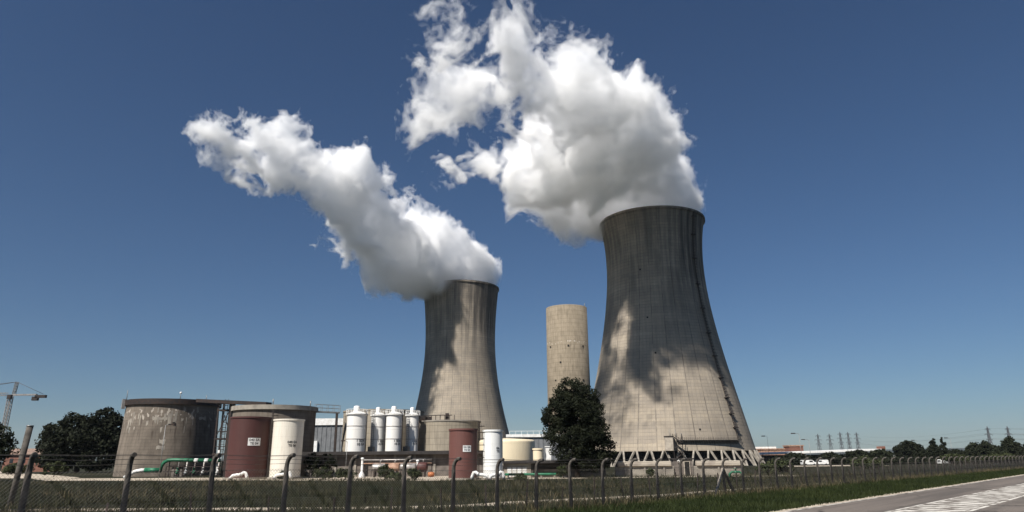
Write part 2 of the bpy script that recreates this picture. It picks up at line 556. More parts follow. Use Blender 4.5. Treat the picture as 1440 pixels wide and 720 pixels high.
def thing(name, label, cat, loc=(0, 0, 0), rz=0.0, group=None):
    o = bpy.data.objects.new(name, None)
    COL.objects.link(o)
    o.location = loc
    o.rotation_euler = (0, 0, rz)
    return tag(o, label, cat, group)


def tag(o, label, cat, group=None):
    o['label'] = label
    o['category'] = cat
    if group:
        o['group'] = group
    return o


def kind(o, k='structure'):
    o['kind'] = k
    return o


def copy_thing(src, loc, rz=0.0, label=None, scale=None):
    r = src.copy()
    COL.objects.link(r)
    r.location = loc
    r.rotation_euler = (0, 0, rz)
    if scale:
        r.scale = scale
    if label:
        r['label'] = label
    for ch in list(src.children):
        c = ch.copy()
        COL.objects.link(c)
        c.parent = r
        for g in ch.children:
            d = g.copy()
            COL.objects.link(d)
            d.parent = c
    return r


def lettering(name, lines, size, mat, parent, radius, ang, zc, out=0.02, width=None):
    """painted lettering wrapped on a cylinder of the given radius round the parent's axis"""
    cu = bpy.data.curves.new(name, 'FONT')
    cu.body = '\n'.join(lines)
    cu.size = size
    cu.align_x = 'CENTER'
    cu.align_y = 'CENTER'
    cu.extrude = 0.004
    cu.offset = size * 0.018
    to = bpy.data.objects.new(name + '_curve', cu)
    COL.objects.link(to)
    dg = bpy.context.evaluated_depsgraph_get()
    me = bpy.data.meshes.new_from_object(to.evaluated_get(dg))
    bpy.data.objects.remove(to)
    for v in me.vertices:
        w = ang + v.co.x / radius
        r = radius + out + v.co.z
        v.co = Vector((r * math.cos(w), r * math.sin(w), zc + v.co.y))
    me.materials.clear()
    me.materials.append(mat)
    o = bpy.data.objects.new(name, me)
    COL.objects.link(o)
    o.parent = parent
    return o


# ------------------------------------------------------------------ terrain
def sstep(x, a, b):
    t = min(1.0, max(0.0, (x - a) / (b - a)))
    return t * t * (3 - 2 * t)


def gz(y):
    return -4.0 * sstep(y, 165.0, 285.0)


xs = sorted(set([-9000, -5000, -2500, -1200, -600, -400] + list(range(-300, 301, 12)) + [400, 600, 1200, 2500, 5000, 9000]))
ys = sorted(set([-300, -100, -40, -10] + list(range(0, 160, 6)) + list(range(160, 300, 6)) + [320, 400, 600, 1000, 1800, 3000, 5000, 7000, 9500]))
g = MB()
g.add([(x, y, gz(y)) for y in ys for x in xs],
      [(j * len(xs) + i, j * len(xs) + i + 1, (j + 1) * len(xs) + i + 1, (j + 1) * len(xs) + i) for j in range(len(ys) - 1) for i in range(len(xs) - 1)], True)
kind(g.build('ground', M['ground']))


def strip(name, left, right, z, mat, sub=1):
    m = MB()
    n = len(left)
    m.add([(x, y, z) for x, y in left] + [(x, y, z) for x, y in right],
          [(n + i, n + i + 1, i + 1, i) for i in range(n - 1)])
    return kind(m.build(name, mat))


# road: edge points run away to the right
def along(p, q, t):
    return (p[0] + (q[0] - p[0]) * t, p[1] + (q[1] - p[1]) * t)


RD = Vector((45.8, 48.9)).normalized()
RN = Vector((RD.y, -RD.x))              # towards the camera side of the road
E0 = Vector((11.9, 32.4))


def rp(s, o):
    p = E0 + RD * s + RN * o
    return (p.x, p.y)


def road_strip(name, o0, o1, s0, s1, z, mat):
    return strip(name, [rp(s0, o0), rp(s1, o0)], [rp(s0, o1), rp(s1, o1)], z, mat)


road_strip('road', 0, 11.5, -60, 400, 0.012, M['asphalt'])
kind(strip('road_shoulder', [rp(s, -0.55 + 0.12 * math.sin(s * 1.7) + 0.1 * math.sin(s * 0.61)) for s in range(-60, 401, 2)], [rp(s, 0.02) for s in range(-60, 401, 2)], 0.008, M['gravel']))
road_strip('edge_line', 0.10, 0.24, -60, 400, 0.017, M['paint_white'])
road_strip('lane_line', 3.55, 3.72, -60, 400, 0.017, M['paint_white'])
road_strip('outer_lane_line', 6.15, 6.35, -60, 400, 0.017, M['paint_white'])
# hatched island between the two inner lines: slanting bars of worn paint
hb = MB()
for k in range(-12, 90):
    s = k * 2.1
    a, b_, c, d = rp(s, 3.8), rp(s + 1.55, 3.8), rp(s + 4.6 + 1.55, 6.08), rp(s + 4.6, 6.08)
    hb.add([(*d, 0.017), (*c, 0.017), (*b_, 0.017), (*a, 0.017)], [(0, 1, 2, 3)])
kind(hb.build('hatched_marking', M['paint_white']))

# pale service track behind the fence, and the sandy yard far left
tl = [(-40, 38.9), (-20.6, 38.4), (-9.3, 38.0), (-3.8, 38.5), (0.7, 42.0), (8.7, 46.8), (12.6, 50.4), (19.6, 56.4), (40, 76), (60, 95)]
tr = [(-40, 36.6), (-20.6, 36.4), (-9.3, 36.2), (-3.4, 36.6), (1.6, 40.0), (9.6, 44.6), (13.6, 48.4), (20.8, 54.6), (41, 74), (61, 93)]


def smooth_pts(pts, n=6):
    out = []
    for i in range(len(pts) - 1):
        p0, p1, p2, p3 = pts[max(0, i - 1)], pts[i], pts[i + 1], pts[min(len(pts) - 1, i + 2)]
        for k in range(n):
            t = k / n
            q = [0.5 * (2 * p1[a] + (p2[a] - p0[a]) * t + (2 * p0[a] - 5 * p1[a] + 4 * p2[a] - p3[a]) * t * t + (3 * p1[a] - p0[a] - 3 * p2[a] + p3[a]) * t ** 3) for a in (0, 1)]
            out.append(q)
    out.append(pts[-1])
    return out


jit = lambda pts, a: [(x + rng.normal(0, a), y + rng.normal(0, a)) for x, y in pts]
strip('gravel_track', jit(smooth_pts(tl), 0.12), jit(smooth_pts(tr), 0.12), 0.012, M['gravel'])
strip('sandy_path', [(-150, 205), (-112, 160), (-84, 130), (-66, 109)], [(-120, 130), (-92, 118), (-78, 108), (-64, 103)], 0.012, M['gravel'])
strip('plant_apron', [(-70, 104), (-40, 100), (-8, 99), (8, 92), (34, 91)], [(-60, 92), (-38, 86.5), (-10, 79), (8, 82.5), (34, 84.5)], 0.010, M['gravel'])
strip('yard_apron', [(54, 160), (82, 166)], [(52, 148), (80, 152)], 0.012, M['gravel'])

hm = MB()
hx = np.linspace(1500, 8200, 120)
hz = 8 + 46 * np.clip((hx - 1900) / 2300, 0, 1) + 5 * np.sin(hx / 420) + 3 * np.sin(hx / 171 + 1)
n_ = len(hx)
hv = []
for fy, fh in ((6000, -0.2), (6400, 0.55), (6900, 1.0), (8200, -0.2)):
    hv += [(x, fy, -4 + max(-6, h * fh)) for x, h in zip(hx, hz)]
hm.add(hv, [(r * n_ + i, r * n_ + i + 1, (r + 1) * n_ + i + 1, (r + 1) * n_ + i) for r in range(3) for i in range(n_ - 1)], True)
kind(hm.build('hills', M['hill']))


# ------------------------------------------------------------------ cooling towers
def fit_profile(zs, rs, z0, z1, n=44):
    c = np.polyfit(np.array(zs) / 60.0, rs, 4)
    zz = np.linspace(z0, z1, n)
    return [(float(np.polyval(c, z / 60.0)), float(z)) for z in zz]


def shell(mb, prof, thick=0.9):
    rt, zt = prof[-1]
    outer = prof[:-1] + [(rt, zt)]
    lip = [(rt + 0.45, zt - 0.9), (rt + 0.55, zt - 0.9), (rt + 0.55, zt + 0.25), (rt - thick, zt + 0.25)]
    inner = [(r - thick, z) for r, z in reversed(prof)]
    mb.lathe(outer, 160)
    mb.lathe([(rt, zt - 0.9)] + lip + inner[:1], 160, smooth=False)
    mb.lathe(inner + [prof[0]], 160)
    return mb


TB = (72.8, 337.0)
tower = thing('cooling_tower', 'nearer and larger concrete cooling tower, beside the dark tree', 'cooling tower', (TB[0], TB[1], 0))
profB = fit_profile([4.3, 10, 20, 40, 53, 65, 80, 92, 105, 118.3], [40.2, 38.6, 36.2, 32.1, 29.2, 26.9, 24.8, 24.1, 24.9, 26.4], 4.3, 118.3)
shell(MB(), profB).build('shell', M['shell'], tower)


def rB(z):
    return float(np.interp(z, [p[1] for p in profB], [p[0] for p in profB]))


MB().cyl((0, 0, 0), 36.5, -3.99, 4.2, 64).build('dark_fill_drum', M['near_black'], tower)  # packing drum added near black so the gaps between columns read as shade
MB().lathe([(46.5, -4.2), (46.5, -2.6), (45.2, -2.6), (45.2, -4.2)], 96, smooth=False).build('basin_rim', M['pale_concrete'], tower)
colm = None
for k in range(40):
    a = 2 * PI * k / 40
    for s in (-1, 1):
        w = 2 * PI / 40 * 0.46 * s
        if colm is None:
            o = MB()
            o.bar((44.2 * math.cos(0), 44.2 * math.sin(0), -3.6), (40.0 * math.cos(0 + 0.065), 40.0 * math.sin(0.065), 4.35), 0.72, 0.72)
            colm = o.build('column', M['concrete'], tower)
            c = colm
        else:
            c = colm.copy()
            COL.objects.link(c)
        c.rotation_euler = (0, 0, a)
        c.scale = (1, s, 1)
FACE = math.atan2(-TB[1], -TB[0])       # azimuth from the tower axis to the viewer


def onB(az, z, off=0.0):
    r = rB(z) + off
    return Vector((r * math.cos(az), r * math.sin(az), z))


AZL = FACE + R(51)
lad = MB()
zs = np.linspace(8.5, 117.5, 60)
for d in (-0.012, 0.012):
    lad.tube([onB(AZL + d, z, 0.45) for z in zs], 0.11, 5)
    lad.tube([onB(AZL + d * 1.3, z, 1.1) for z in zs], 0.07, 4)
for z in np.arange(9, 117.5, 0.9):
    lad.bar(onB(AZL - 0.012, z, 0.45), onB(AZL + 0.012, z, 0.45), 0.09)
for z in np.arange(10, 117.5, 1.5):
    lad.tube([onB(AZL - 0.012, z, 0.45), onB(AZL - 0.016, z, 1.0), onB(AZL, z, 1.3), onB(AZL + 0.016, z, 1.0), onB(AZL + 0.012, z, 0.45)], 0.07, 4)
lad.build('caged_ladder', M['dark_steel'], tower)
for z in (14, 20, 27, 36, 46, 57, 69, 81, 94, 106, 115):
    p = onB(AZL, z, 0.8)
    pl = MB()
    pl.box(p, (1.5, 2.4, 0.25), AZL)
    for e in (-1.15, 1.15):
        q = p + Vector((-math.sin(AZL) * e, math.cos(AZL) * e, 0))
        pl.bar(q, q + Vector((0, 0, 1.2)), 0.1)
    q0 = p + Vector((math.sin(AZL) * 1.15, -math.cos(AZL) * 1.15, 1.2)) + Vector((math.cos(AZL), math.sin(AZL), 0)) * 0.7
    q1 = p + Vector((-math.sin(AZL) * 1.15, math.cos(AZL) * 1.15, 1.2)) + Vector((math.cos(AZL), math.sin(AZL), 0)) * 0.7
    pl.bar(q0, q1, 0.1)
    pl.build('ladder_platform', M['dark_steel'], tower)
# service gallery low on the right-hand side
gal = MB()
A0, A1 = FACE + R(6), FACE + R(50)
az = np.linspace(A0, A1, 40)
for i in range(39):
    a, b_ = az[i], az[i + 1]
    p, q = onB(a, 8.6, 0.9), onB(b_, 8.6, 0.9)
    gal.bar(p, q, 1.7, 0.28)
    for hgt in (0.6, 1.2):
        gal.bar(onB(a, 8.6, 1.75) + Vector((0, 0, hgt)), onB(b_, 8.6, 1.75) + Vector((0, 0, hgt)), 0.1)
    gal.bar(onB(a, 8.6, 1.75), onB(a, 8.6, 1.75) + Vector((0, 0, 1.2)), 0.1)
    gal.bar(onB(a, 8.6, 1.5), onB(a, 7.0, 0.0), 0.16)
gal.build('service_gallery', M['wire'], tower)
cab = MB()
ca = FACE + R(1.5)
pc = onB(ca, 7.3, 1.6)
cab.box((pc.x, pc.y, 7.2), (3.2, 3.6, 5.6), ca)
cab.build('lift_cabin', M['pale_concrete'], tower)
MB().box((pc.x, pc.y, 10.15), (3.7, 4.1, 0.3), ca).build('cabin_roof', M['dark_steel'], tower)
stf = MB()
pa = onB(FACE + R(4), 8.6, 2.6)
side = Vector((-math.sin(ca), math.cos(ca), 0))
outw = Vector((math.cos(ca), math.sin(ca), 0))
z, p, dr = 9.8, pa + side * 0.3 + outw * 0.6, 1
while z > -3.4:
    q = p + side * (2.8 * dr)
    q.z = z - 2.2
    p.z = z
    for e in (0, 1.2):
        stf.bar(p + outw * e, q + outw * e, 0.16, 0.3)
        stf.bar(p + outw * e + Vector((0, 0, 1.0)), q + outw * e + Vector((0, 0, 1.0)), 0.08)
    for k in range(9):
        t = (k + 0.5) / 9
        c = p.lerp(q, t)
        stf.bar(c, c + outw * 1.2, 0.26, 0.06)
    stf.bar(q + Vector((0, 0, -0.05)), q + outw * 2.4 + Vector((0, 0, -0.05)), 1.2, 0.1)
    p, z, dr = q + outw * 0.0, z - 2.2, -dr
for sx in (-0.2, 3.4):
    for e in (0, 1.4):
        b_ = pa + side * sx + outw * (0.5 + e)
        stf.bar((b_.x, b_.y, -3.8), (b_.x, b_.y, 11.2), 0.2)
stf.build('stair_flight', M['dark_steel'], tower)
for dx in (2.0, 5.5, 9.0):
    a = FACE + R(dx)
    q = onB(a, 9.0, 0.8)
    MB().rod(q, q + Vector((0, 0, 4.2 if dx < 6 else 2.6)), 0.12, 0.08, 6).build('mast', M['grey_steel'], tower)
for z, d in ((64, -10), (47, -4), (13, 22), (88, -16)):
    p = onB(FACE + R(d), z, 0.06)
    MB().box(p, (0.2, 0.75, 0.75), FACE + R(d)).build('vent_hatch', M['near_black'], tower)

TS = (-36.4, 472.0)
tower2 = thing('cooling_tower', 'farther and smaller looking concrete cooling tower rising behind the ochre round tank', 'cooling tower', (TS[0], TS[1], 0))
profS = fit_profile([3, 13, 22, 33, 45, 60, 80, 100, 117], [37.2, 34.6, 32.4, 29.7, 27.2, 25.2, 24.1, 24.9, 26.5], 3.0, 117.0)
shell(MB(), profS).build('shell', M['shell_far'], tower2)
MB().cyl((0, 0, 0), 33.0, -3.99, 2.9, 64).build('dark_fill_drum', M['near_black'], tower2)  # same added drum, its colour giving the shade inside this tower's foot
MB().lathe([(42.5, -4.2), (42.5, -2.6), (41.2, -2.6), (41.2, -4.2)], 96, smooth=False).build('basin_rim', M['pale_concrete'], tower2)
c0 = None
for k in range(36):
    for s in (-1, 1):
        if c0 is None:
            c0 = MB().bar((40.2, 0, -3.6), (37.0 * math.cos(0.07), 37.0 * math.sin(0.07), 3.05), 0.9).build('column', M['pale_concrete'], tower2)
            c = c0
        else:
            c = c0.copy()
            COL.objects.link(c)
        c.rotation_euler = (0, 0, 2 * PI * k / 36)
        c.scale = (1, s, 1)

# truncated concrete stack
stack = thing('concrete_stack', 'plain truncated concrete cylinder standing between the two cooling towers', 'chimney', (19.3, 240.0, gz(240)))
MB().lathe([(7.65, 0), (7.47, 18), (7.28, 56.0), (6.5, 56.0), (6.5, 50)], 72, smooth=True).build('stack_shell', M['stack'], stack)
MB().lathe([(6.5, 50), (0.01, 50)], 48).build('stack_plug', M['near_black'], stack)
fs_ = math.atan2(-240, -19.3)
for z, d in ((41.6, -52), (41.6, 2), (41.6, 46), (36, -20), (30, -36), (30, 42), (22, -30)):
    a = fs_ + R(d)
    MB().box((7.38 * math.cos(a), 7.38 * math.sin(a), z), (0.25, 0.55, 0.55), a).build('port', M['near_black'], stack)
MB().rod((6.9 * math.cos(fs_ + R(70)), 6.9 * math.sin(fs_ + R(70)), 55.9), (6.9 * math.cos(fs_ + R(70)), 6.9 * math.sin(fs_ + R(70)), 57.2), 0.12).build('lightning_rod', M['grey_steel'], stack)
# ------------------------------------------------------------------ tanks and silos of the water plant
def face_az(x, y):
    return math.atan2(-y, -x)


def round_tank(name, label, loc, r, h, mat, group=None, cat='tank', roof=None, rimh=0.0, rim_mat=None, shoulder=0.0, base=None):
    t = thing(name, label, cat, loc, 0, group)
    if shoulder:
        prof = [(r, 0), (r, h - shoulder)] + [(r - shoulder * 1.6 * (1 - math.cos(w)), h - shoulder + shoulder * math.sin(w)) for w in np.linspace(0.2, PI / 2, 6)] + [(0.01, h + r * 0.06)]
        MB().lathe(prof, 64).build('tank_shell', mat, t)
    else:
        MB().lathe([(r, 0), (r, h)], 72).build('tank_shell', mat, t)
        MB().lathe([(r - 0.002, h - 0.02), (0.01, h + r * 0.05)], 72).build('roof', roof or mat, t)
        MB().lathe([(r + 0.001, h - 0.18), (r + 0.09, h - 0.18), (r + 0.09, h + 0.02), (r - 0.1, h + 0.04)], 72, smooth=False).build('top_ring', rim_mat or mat, t)
    if base:
        MB().lathe([(r + 0.25, 0), (r + 0.25, 0.22), (r, 0.22)], 72, smooth=False).build('footing', base, t)
    return t


# big stained concrete tank, far left
ta = thing('storage_tank', 'large stained concrete tank with flaking white patches and dark roof, leftmost of the tanks', 'tank', (-57.0, 117.0, 0))
MB().lathe([(7.5, 0), (7.05, 11.0)], 96).build('tank_shell', M['tank_concrete'], ta)
MB().lathe([(7.06, 10.95), (7.4, 10.95), (7.4, 11.8), (0.01, 12.2)], 96, smooth=False).build('roof', M['dark_steel'], ta)
fa = face_az(-57.0, 117)
hb_ = MB()
for d in (-78, 6, 40):
    a = fa + R(d)
    q = Vector((7.2 * math.cos(a), 7.2 * math.sin(a), 11.7))
    hb_.rod(q, q + Vector((0, 0, 1.7 if d < 0 else 0.9)), 0.06, 0.05, 6)
hb_.build('vent_pipe', M['grey_steel'], ta)
MB().box((7.5 * math.cos(fa - R(80)), 7.5 * math.sin(fa - R(80)), 11.2), (0.5, 0.9, 1.5), fa - R(80)).build('inlet_box', M['alu'], ta)
a = fa + R(6)
lamp = MB().lathe([(0.01, 0.32), (0.16, 0.25), (0.2, 0.1), (0.12, 0)], 12, (7.2 * math.cos(a), 7.2 * math.sin(a), 12.6))
lamp.build('roof_lamp', M['white'], ta)
MB().box((7.22 * math.cos(fa + R(2)), 7.22 * math.sin(fa + R(2)), 8.0), (0.12, 0.35, 0.35), fa).build('outlet', M['near_black'], ta)
PT = [(-8, 5.2, 0.9, 0.7), (-9, 4.3, 1.2, 0.45), (-3, 8.7, 0.7, 1.7), (38, 8.9, 1.4, 0.35), (50, 7.8, 0.5, 0.5), (-12, 8.75, 1.6, 0.35), (-20, 8.8, 0.9, 0.35), (3, 8.2, 0.5, 1.0)]
for _k in range(34):
    PT.append((random.uniform(-72, 30), random.choice((random.uniform(8.0, 9.3), random.uniform(6.8, 10.3))), random.uniform(0.12, 0.4), random.uniform(0.2, 1.3)))
for d, z, wd, hh in PT:
    a = fa + R(d)
    pm = MB()
    aw = wd / 7.2
    tap = random.uniform(0.35, 1.0) if hh > 0.6 else 1.0
    nv = 7
    rr_ = lambda zz: 7.5 - 0.45 * zz / 11.0 + 0.012
    top, bot = [], []
    for k in range(nv):
        w_ = a + aw * (k / (nv - 1) - .5)
        zz = z + hh / 2 + random.uniform(-.12, .12)
        top.append((rr_(zz) * math.cos(w_), rr_(zz) * math.sin(w_), zz))
        w_ = a + tap * aw * (k / (nv - 1) - .5)
        zz = z - hh / 2 + random.uniform(-.25, .1)
        bot.append((rr_(zz) * math.cos(w_), rr_(zz) * math.sin(w_), zz))
    pm.add(top + bot, [(k, nv + k, nv + k + 1, k + 1) for k in range(nv - 1)])
    pm.build('render_patch', M['concrete'], ta)

tb = round_tank('storage_tank', 'brown concrete tank behind the first maroon tank and the cream tank', (-36.3, 106.5, 0), 6.0, 9.7, M['tank_concrete_b'], rim_mat=M['concrete'], roof=M['dark_steel'])
fb = face_az(-36.3, 106.5)
MB().lathe([(6.12, 9.35), (6.3, 9.35), (6.3, 10.0), (5.6, 10.05)], 72, smooth=False).build('roof_edge', M['concrete'], tb)
for d in (-4, 55):
    q = Vector((6.0 * math.cos(fb + R(d)), 6.0 * math.sin(fb + R(d)), 9.9))
    MB().rod(q, q + Vector((0, 0, 0.9)), 0.07, 0.1, 6).build('vent_pipe', M['grey_steel'], tb)

# dark gantry joining the two roofs
gn = thing('roof_gantry', 'dark steel walkway running across the gap to the brown concrete tank roof', 'walkway', (-42.5, 101.0, 0))
m = MB()
m.bar((-5.6, 5.4, 11.1), (6.6, 1.2, 10.2), 1.3, 0.5)
m.build('deck', M['dark_steel'], gn)
for px, py in ((0.35, 4.2), (0.35, 3.2)):
    MB().bar((px, py, 0), (px, py, 10.45), 0.28).build('support_post', M['dark_steel'], gn)

# open steel access tower between the tanks
at_ = thing('access_tower', 'open steel ladder tower with landings, between the big stained tank and maroon tank', 'access tower', (-43.6, 106.0, 0))
m = MB()
for sx in (-0.85, 0.85):
    for sy in (-0.9, 0.9):
        m.bar((sx, sy, 0), (sx, sy, 11.0), 0.18)
m.build('frame', M['dark_steel'], at_)
for z in (3.2, 5.4, 9.6):
    MB().box((0, 0, z), (2.0, 2.0, 0.22)).build('landing', M['dark_steel'], at_)
m = MB()
for z in (4.3, 6.5, 10.6):
    for sx in (-0.85, 0.85):
        m.bar((sx, -0.9, z), (sx, 0.9, z), 0.07)
    for sy in (-0.9, 0.9):
        m.bar((-0.85, sy, z), (0.85, sy, z), 0.07)
m.bar((-0.85, -0.9, 5.5), (0.85, -0.9, 9.5), 0.09)
m.bar((0.85, 0.9, 5.5), (-0.85, 0.9, 9.5), 0.09)
m.build('bracing', M['dark_steel'], at_)
m = MB()
for sx in (0.15, 0.6):
    m.bar((sx, -1.05, 0.1), (sx, -1.05, 11.2), 0.07)
for z in np.arange(0.4, 11, 0.35):
    m.bar((0.15, -1.05, z), (0.6, -1.05, z), 0.05)
for z in np.arange(3.0, 11, 0.8):
    m.tube([(0.05, -1.05, z), (-0.0, -1.5, z), (0.38, -1.8, z), (0.75, -1.5, z), (0.7, -1.05, z)], 0.035, 4)
m.build('caged_ladder', M['dark_steel'], at_)
MB().box((-0.2, -0.5, 2.0), (0.35, 0.35, 3.6), 0.0, 0.05).build('vent_duct', M['white'], at_)

# the two painted tanks in front
br1 = round_tank('painted_tank', 'taller maroon tank with white number plate, left of the cream tank', (-34.8, 93.0, 0), 2.55, 7.75, M['maroon'], 'painted effluent tanks', base=M['concrete'])
wh1 = round_tank('painted_tank', 'cream white tank with black numbers painted on it, right of the taller maroon tank', (-29.55, 92.4, 0), 1.92, 7.4, M['cream'], 'painted effluent tanks', base=M['concrete'])
br2 = round_tank('painted_tank', 'shorter faded maroon tank with white number plate, left of the narrow white tank', (-5.85, 82.0, 0), 1.62, 5.6, M['maroon_b'], 'painted effluent tanks', base=M['concrete'])
wh2 = round_tank('painted_tank', 'narrow white tank with faint black numbers, right of the shorter maroon tank', (-2.4, 82.0, 0), 1.13, 5.45, M['white_tank'], 'painted effluent tanks', base=M['concrete'])


def plate(parent, r, ang, zc, w, h):
    m = MB()
    n = 8
    vs = []
    for rr in (r + 0.012, r + 0.04):
        for zz in (zc - h / 2, zc + h / 2):
            for k in range(n + 1):
                a = ang + (k / n - 0.5) * w / r
                vs.append((rr * math.cos(a), rr * math.sin(a), zz))
    q = n + 1
    fs = [(2 * q + k, 2 * q + k + 1, 3 * q + k + 1, 3 * q + k) for k in range(n)]
    fs += [(k + 1, k, q + k, q + k + 1) for k in range(n)]
    fs += [(q + k, 3 * q + k, 3 * q + k + 1, q + k + 1) for k in range(n)] + [(k + 1, 2 * q + k + 1, 2 * q + k, k) for k in range(n)]
    fs += [(0, 2 * q, 3 * q, q), (n, q + n, 3 * q + n, 2 * q + n)]
    return m.add(vs, fs).build('number_plate', M['white'], parent)


for t, loc, r, d, zc, w, h, lines, sz, pl in (
        (br1, (-34.8, 93.0), 2.55, 14, 4.6, 1.55, 0.95, ('040 EA', 'TE 04'), 0.44, True),
        (wh1, (-29.55, 92.4), 1.92, 18, 4.3, 0, 0, ('040 EA', 'TE 06'), 0.42, False),
        (br2, (-5.85, 82.0), 1.62, 16, 3.4, 0.95, 0.7, ('EA EA', 'TE 01'), 0.31, True),
        (wh2, (-2.4, 82.0), 1.13, 30, 3.25, 0, 0, ('EA', 'TE'), 0.34, False)):
    a = face_az(*loc) + R(d)
    p = plate(t, r, a, zc, w, h) if pl else t
    lettering('number_lettering', lines, sz, M['ink'], t if not pl else t, r, a, zc, 0.046 if pl else 0.015)

# ladders on the rear right of the maroon tanks
for t, loc, r, h in ((br1, (-34.8, 93.0), 2.55, 7.75), (br2, (-5.85, 82), 1.62, 5.6)):
    m = MB()
    a = face_az(*loc) + R(72)
    o_ = Vector((math.cos(a), math.sin(a), 0))
    s_ = Vector((-math.sin(a), math.cos(a), 0))
    for e in (-0.22, 0.22):
        m.bar(o_ * (r + 0.25) + s_ * e, o_ * (r + 0.25) + s_ * e + Vector((0, 0, h + 0.9)), 0.07)
    for z in np.arange(0.3, h + 0.8, 0.32):
        m.bar(o_ * (r + 0.25) + s_ * -0.22 + Vector((0, 0, z)), o_ * (r + 0.25) + s_ * 0.22 + Vector((0, 0, z)), 0.045)
    for z in np.arange(2.4, h + 0.8, 0.7):
        m.tube([o_ * (r + 0.25) + s_ * -0.3 + Vector((0, 0, z)), o_ * (r + 0.75) + s_ * -0.34 + Vector((0, 0, z)), o_ * (r + 0.95) + Vector((0, 0, z)), o_ * (r + 0.75) + s_ * 0.34 + Vector((0, 0, z)), o_ * (r + 0.25) + s_ * 0.3 + Vector((0, 0, z))], 0.04, 4)
    m.build('caged_ladder', M['dark_steel'], t)

# podium under the silos
pd = thing('service_building', 'long low dark building whose roof slab carries the four white silos', 'building', (-16.5, 98.0, 0))
MB().box((0, 13.5, 1.45), (24.4, 25.0, 2.9)).build('wall', M['wall_dark'], pd)
MB().box((0, 13.2, 3.13), (25.6, 26.6, 0.45)).build('roof_slab', M['fascia'], pd)
MB().box((-4.2, 0.95, 1.0), (0.9, 0.12, 2.0)).build('door', M['near_black'], pd)
for x in np.arange(-11, 12, 2.75):
    MB().box((x, 0.93, 1.45), (0.3, 0.12, 2.88)).build('pilaster', M['concrete'], pd)

te = round_tank('storage_tank', 'plain concrete tank standing directly behind the four white silos', (-21.0, 113.5, 3.36), 6.4, 6.3, M['tank_concrete_c'], roof=M['concrete'])
tg = round_tank('storage_tank', 'ochre concrete tank on the low building, behind the shorter maroon tank', (-9.85, 108.0, 3.36), 4.75, 4.4, M['tank_concrete_c'], roof=M['dark_steel'], rim_mat=M['concrete'])
m = MB()
fg = face_az(-9.85, 108)
for d in np.arange(-90, 10, 9):
    a = fg + R(d)
    q = Vector((4.5 * math.cos(a), 4.5 * math.sin(a), 4.4))
    m.bar(q, q + Vector((0, 0, 0.75)), 0.09)
m.tube([(4.5 * math.cos(fg + R(d)), 4.5 * math.sin(fg + R(d)), 5.1) for d in range(-90, 10, 5)], 0.06, 5)
m.build('railing', M['dark_steel'], tg)
MB().box((4.0 * math.cos(fg - R(5)), 4.0 * math.sin(fg - R(5)), 4.85), (0.5, 0.5, 1.1)).build('hatch_box', M['dark_steel'], tg)
MB().box((4.2 * math.cos(fg - R(60)), 4.2 * math.sin(fg - R(60)), 4.65), (0.8, 1.8, 0.7), fg).build('pump_housing', M['dark_steel'], tg)

bg_ = thing('foot_bridge', 'slim steel footbridge from brown concrete tank to the tank behind the silos', 'bridge', (-28.6, 107.0, 0))
m = MB()
m.bar((-1.75, 0, 9.35), (1.6, 1.5, 9.25), 0.9, 0.22)
m.build('deck', M['grey_steel'], bg_)
m = MB()
for e in (-0.45, 0.45):
    for hgt in (0.5, 1.0):
        m.bar((-1.75, e, 9.45 + hgt), (1.6, 1.5 + e, 9.35 + hgt), 0.05)
    for k in range(5):
        p = Vector((-1.75, e, 9.45)).lerp(Vector((1.6, 1.5 + e, 9.35)), k / 4)
        m.bar(p, p + Vector((0, 0, 1.0)), 0.05)
m.build('railing', M['grey_steel'], bg_)
MB().bar((1.45, 0.6, 3.37), (1.45, 0.6, 9.14), 0.32).build('support_post', M['dark_steel'], bg_)

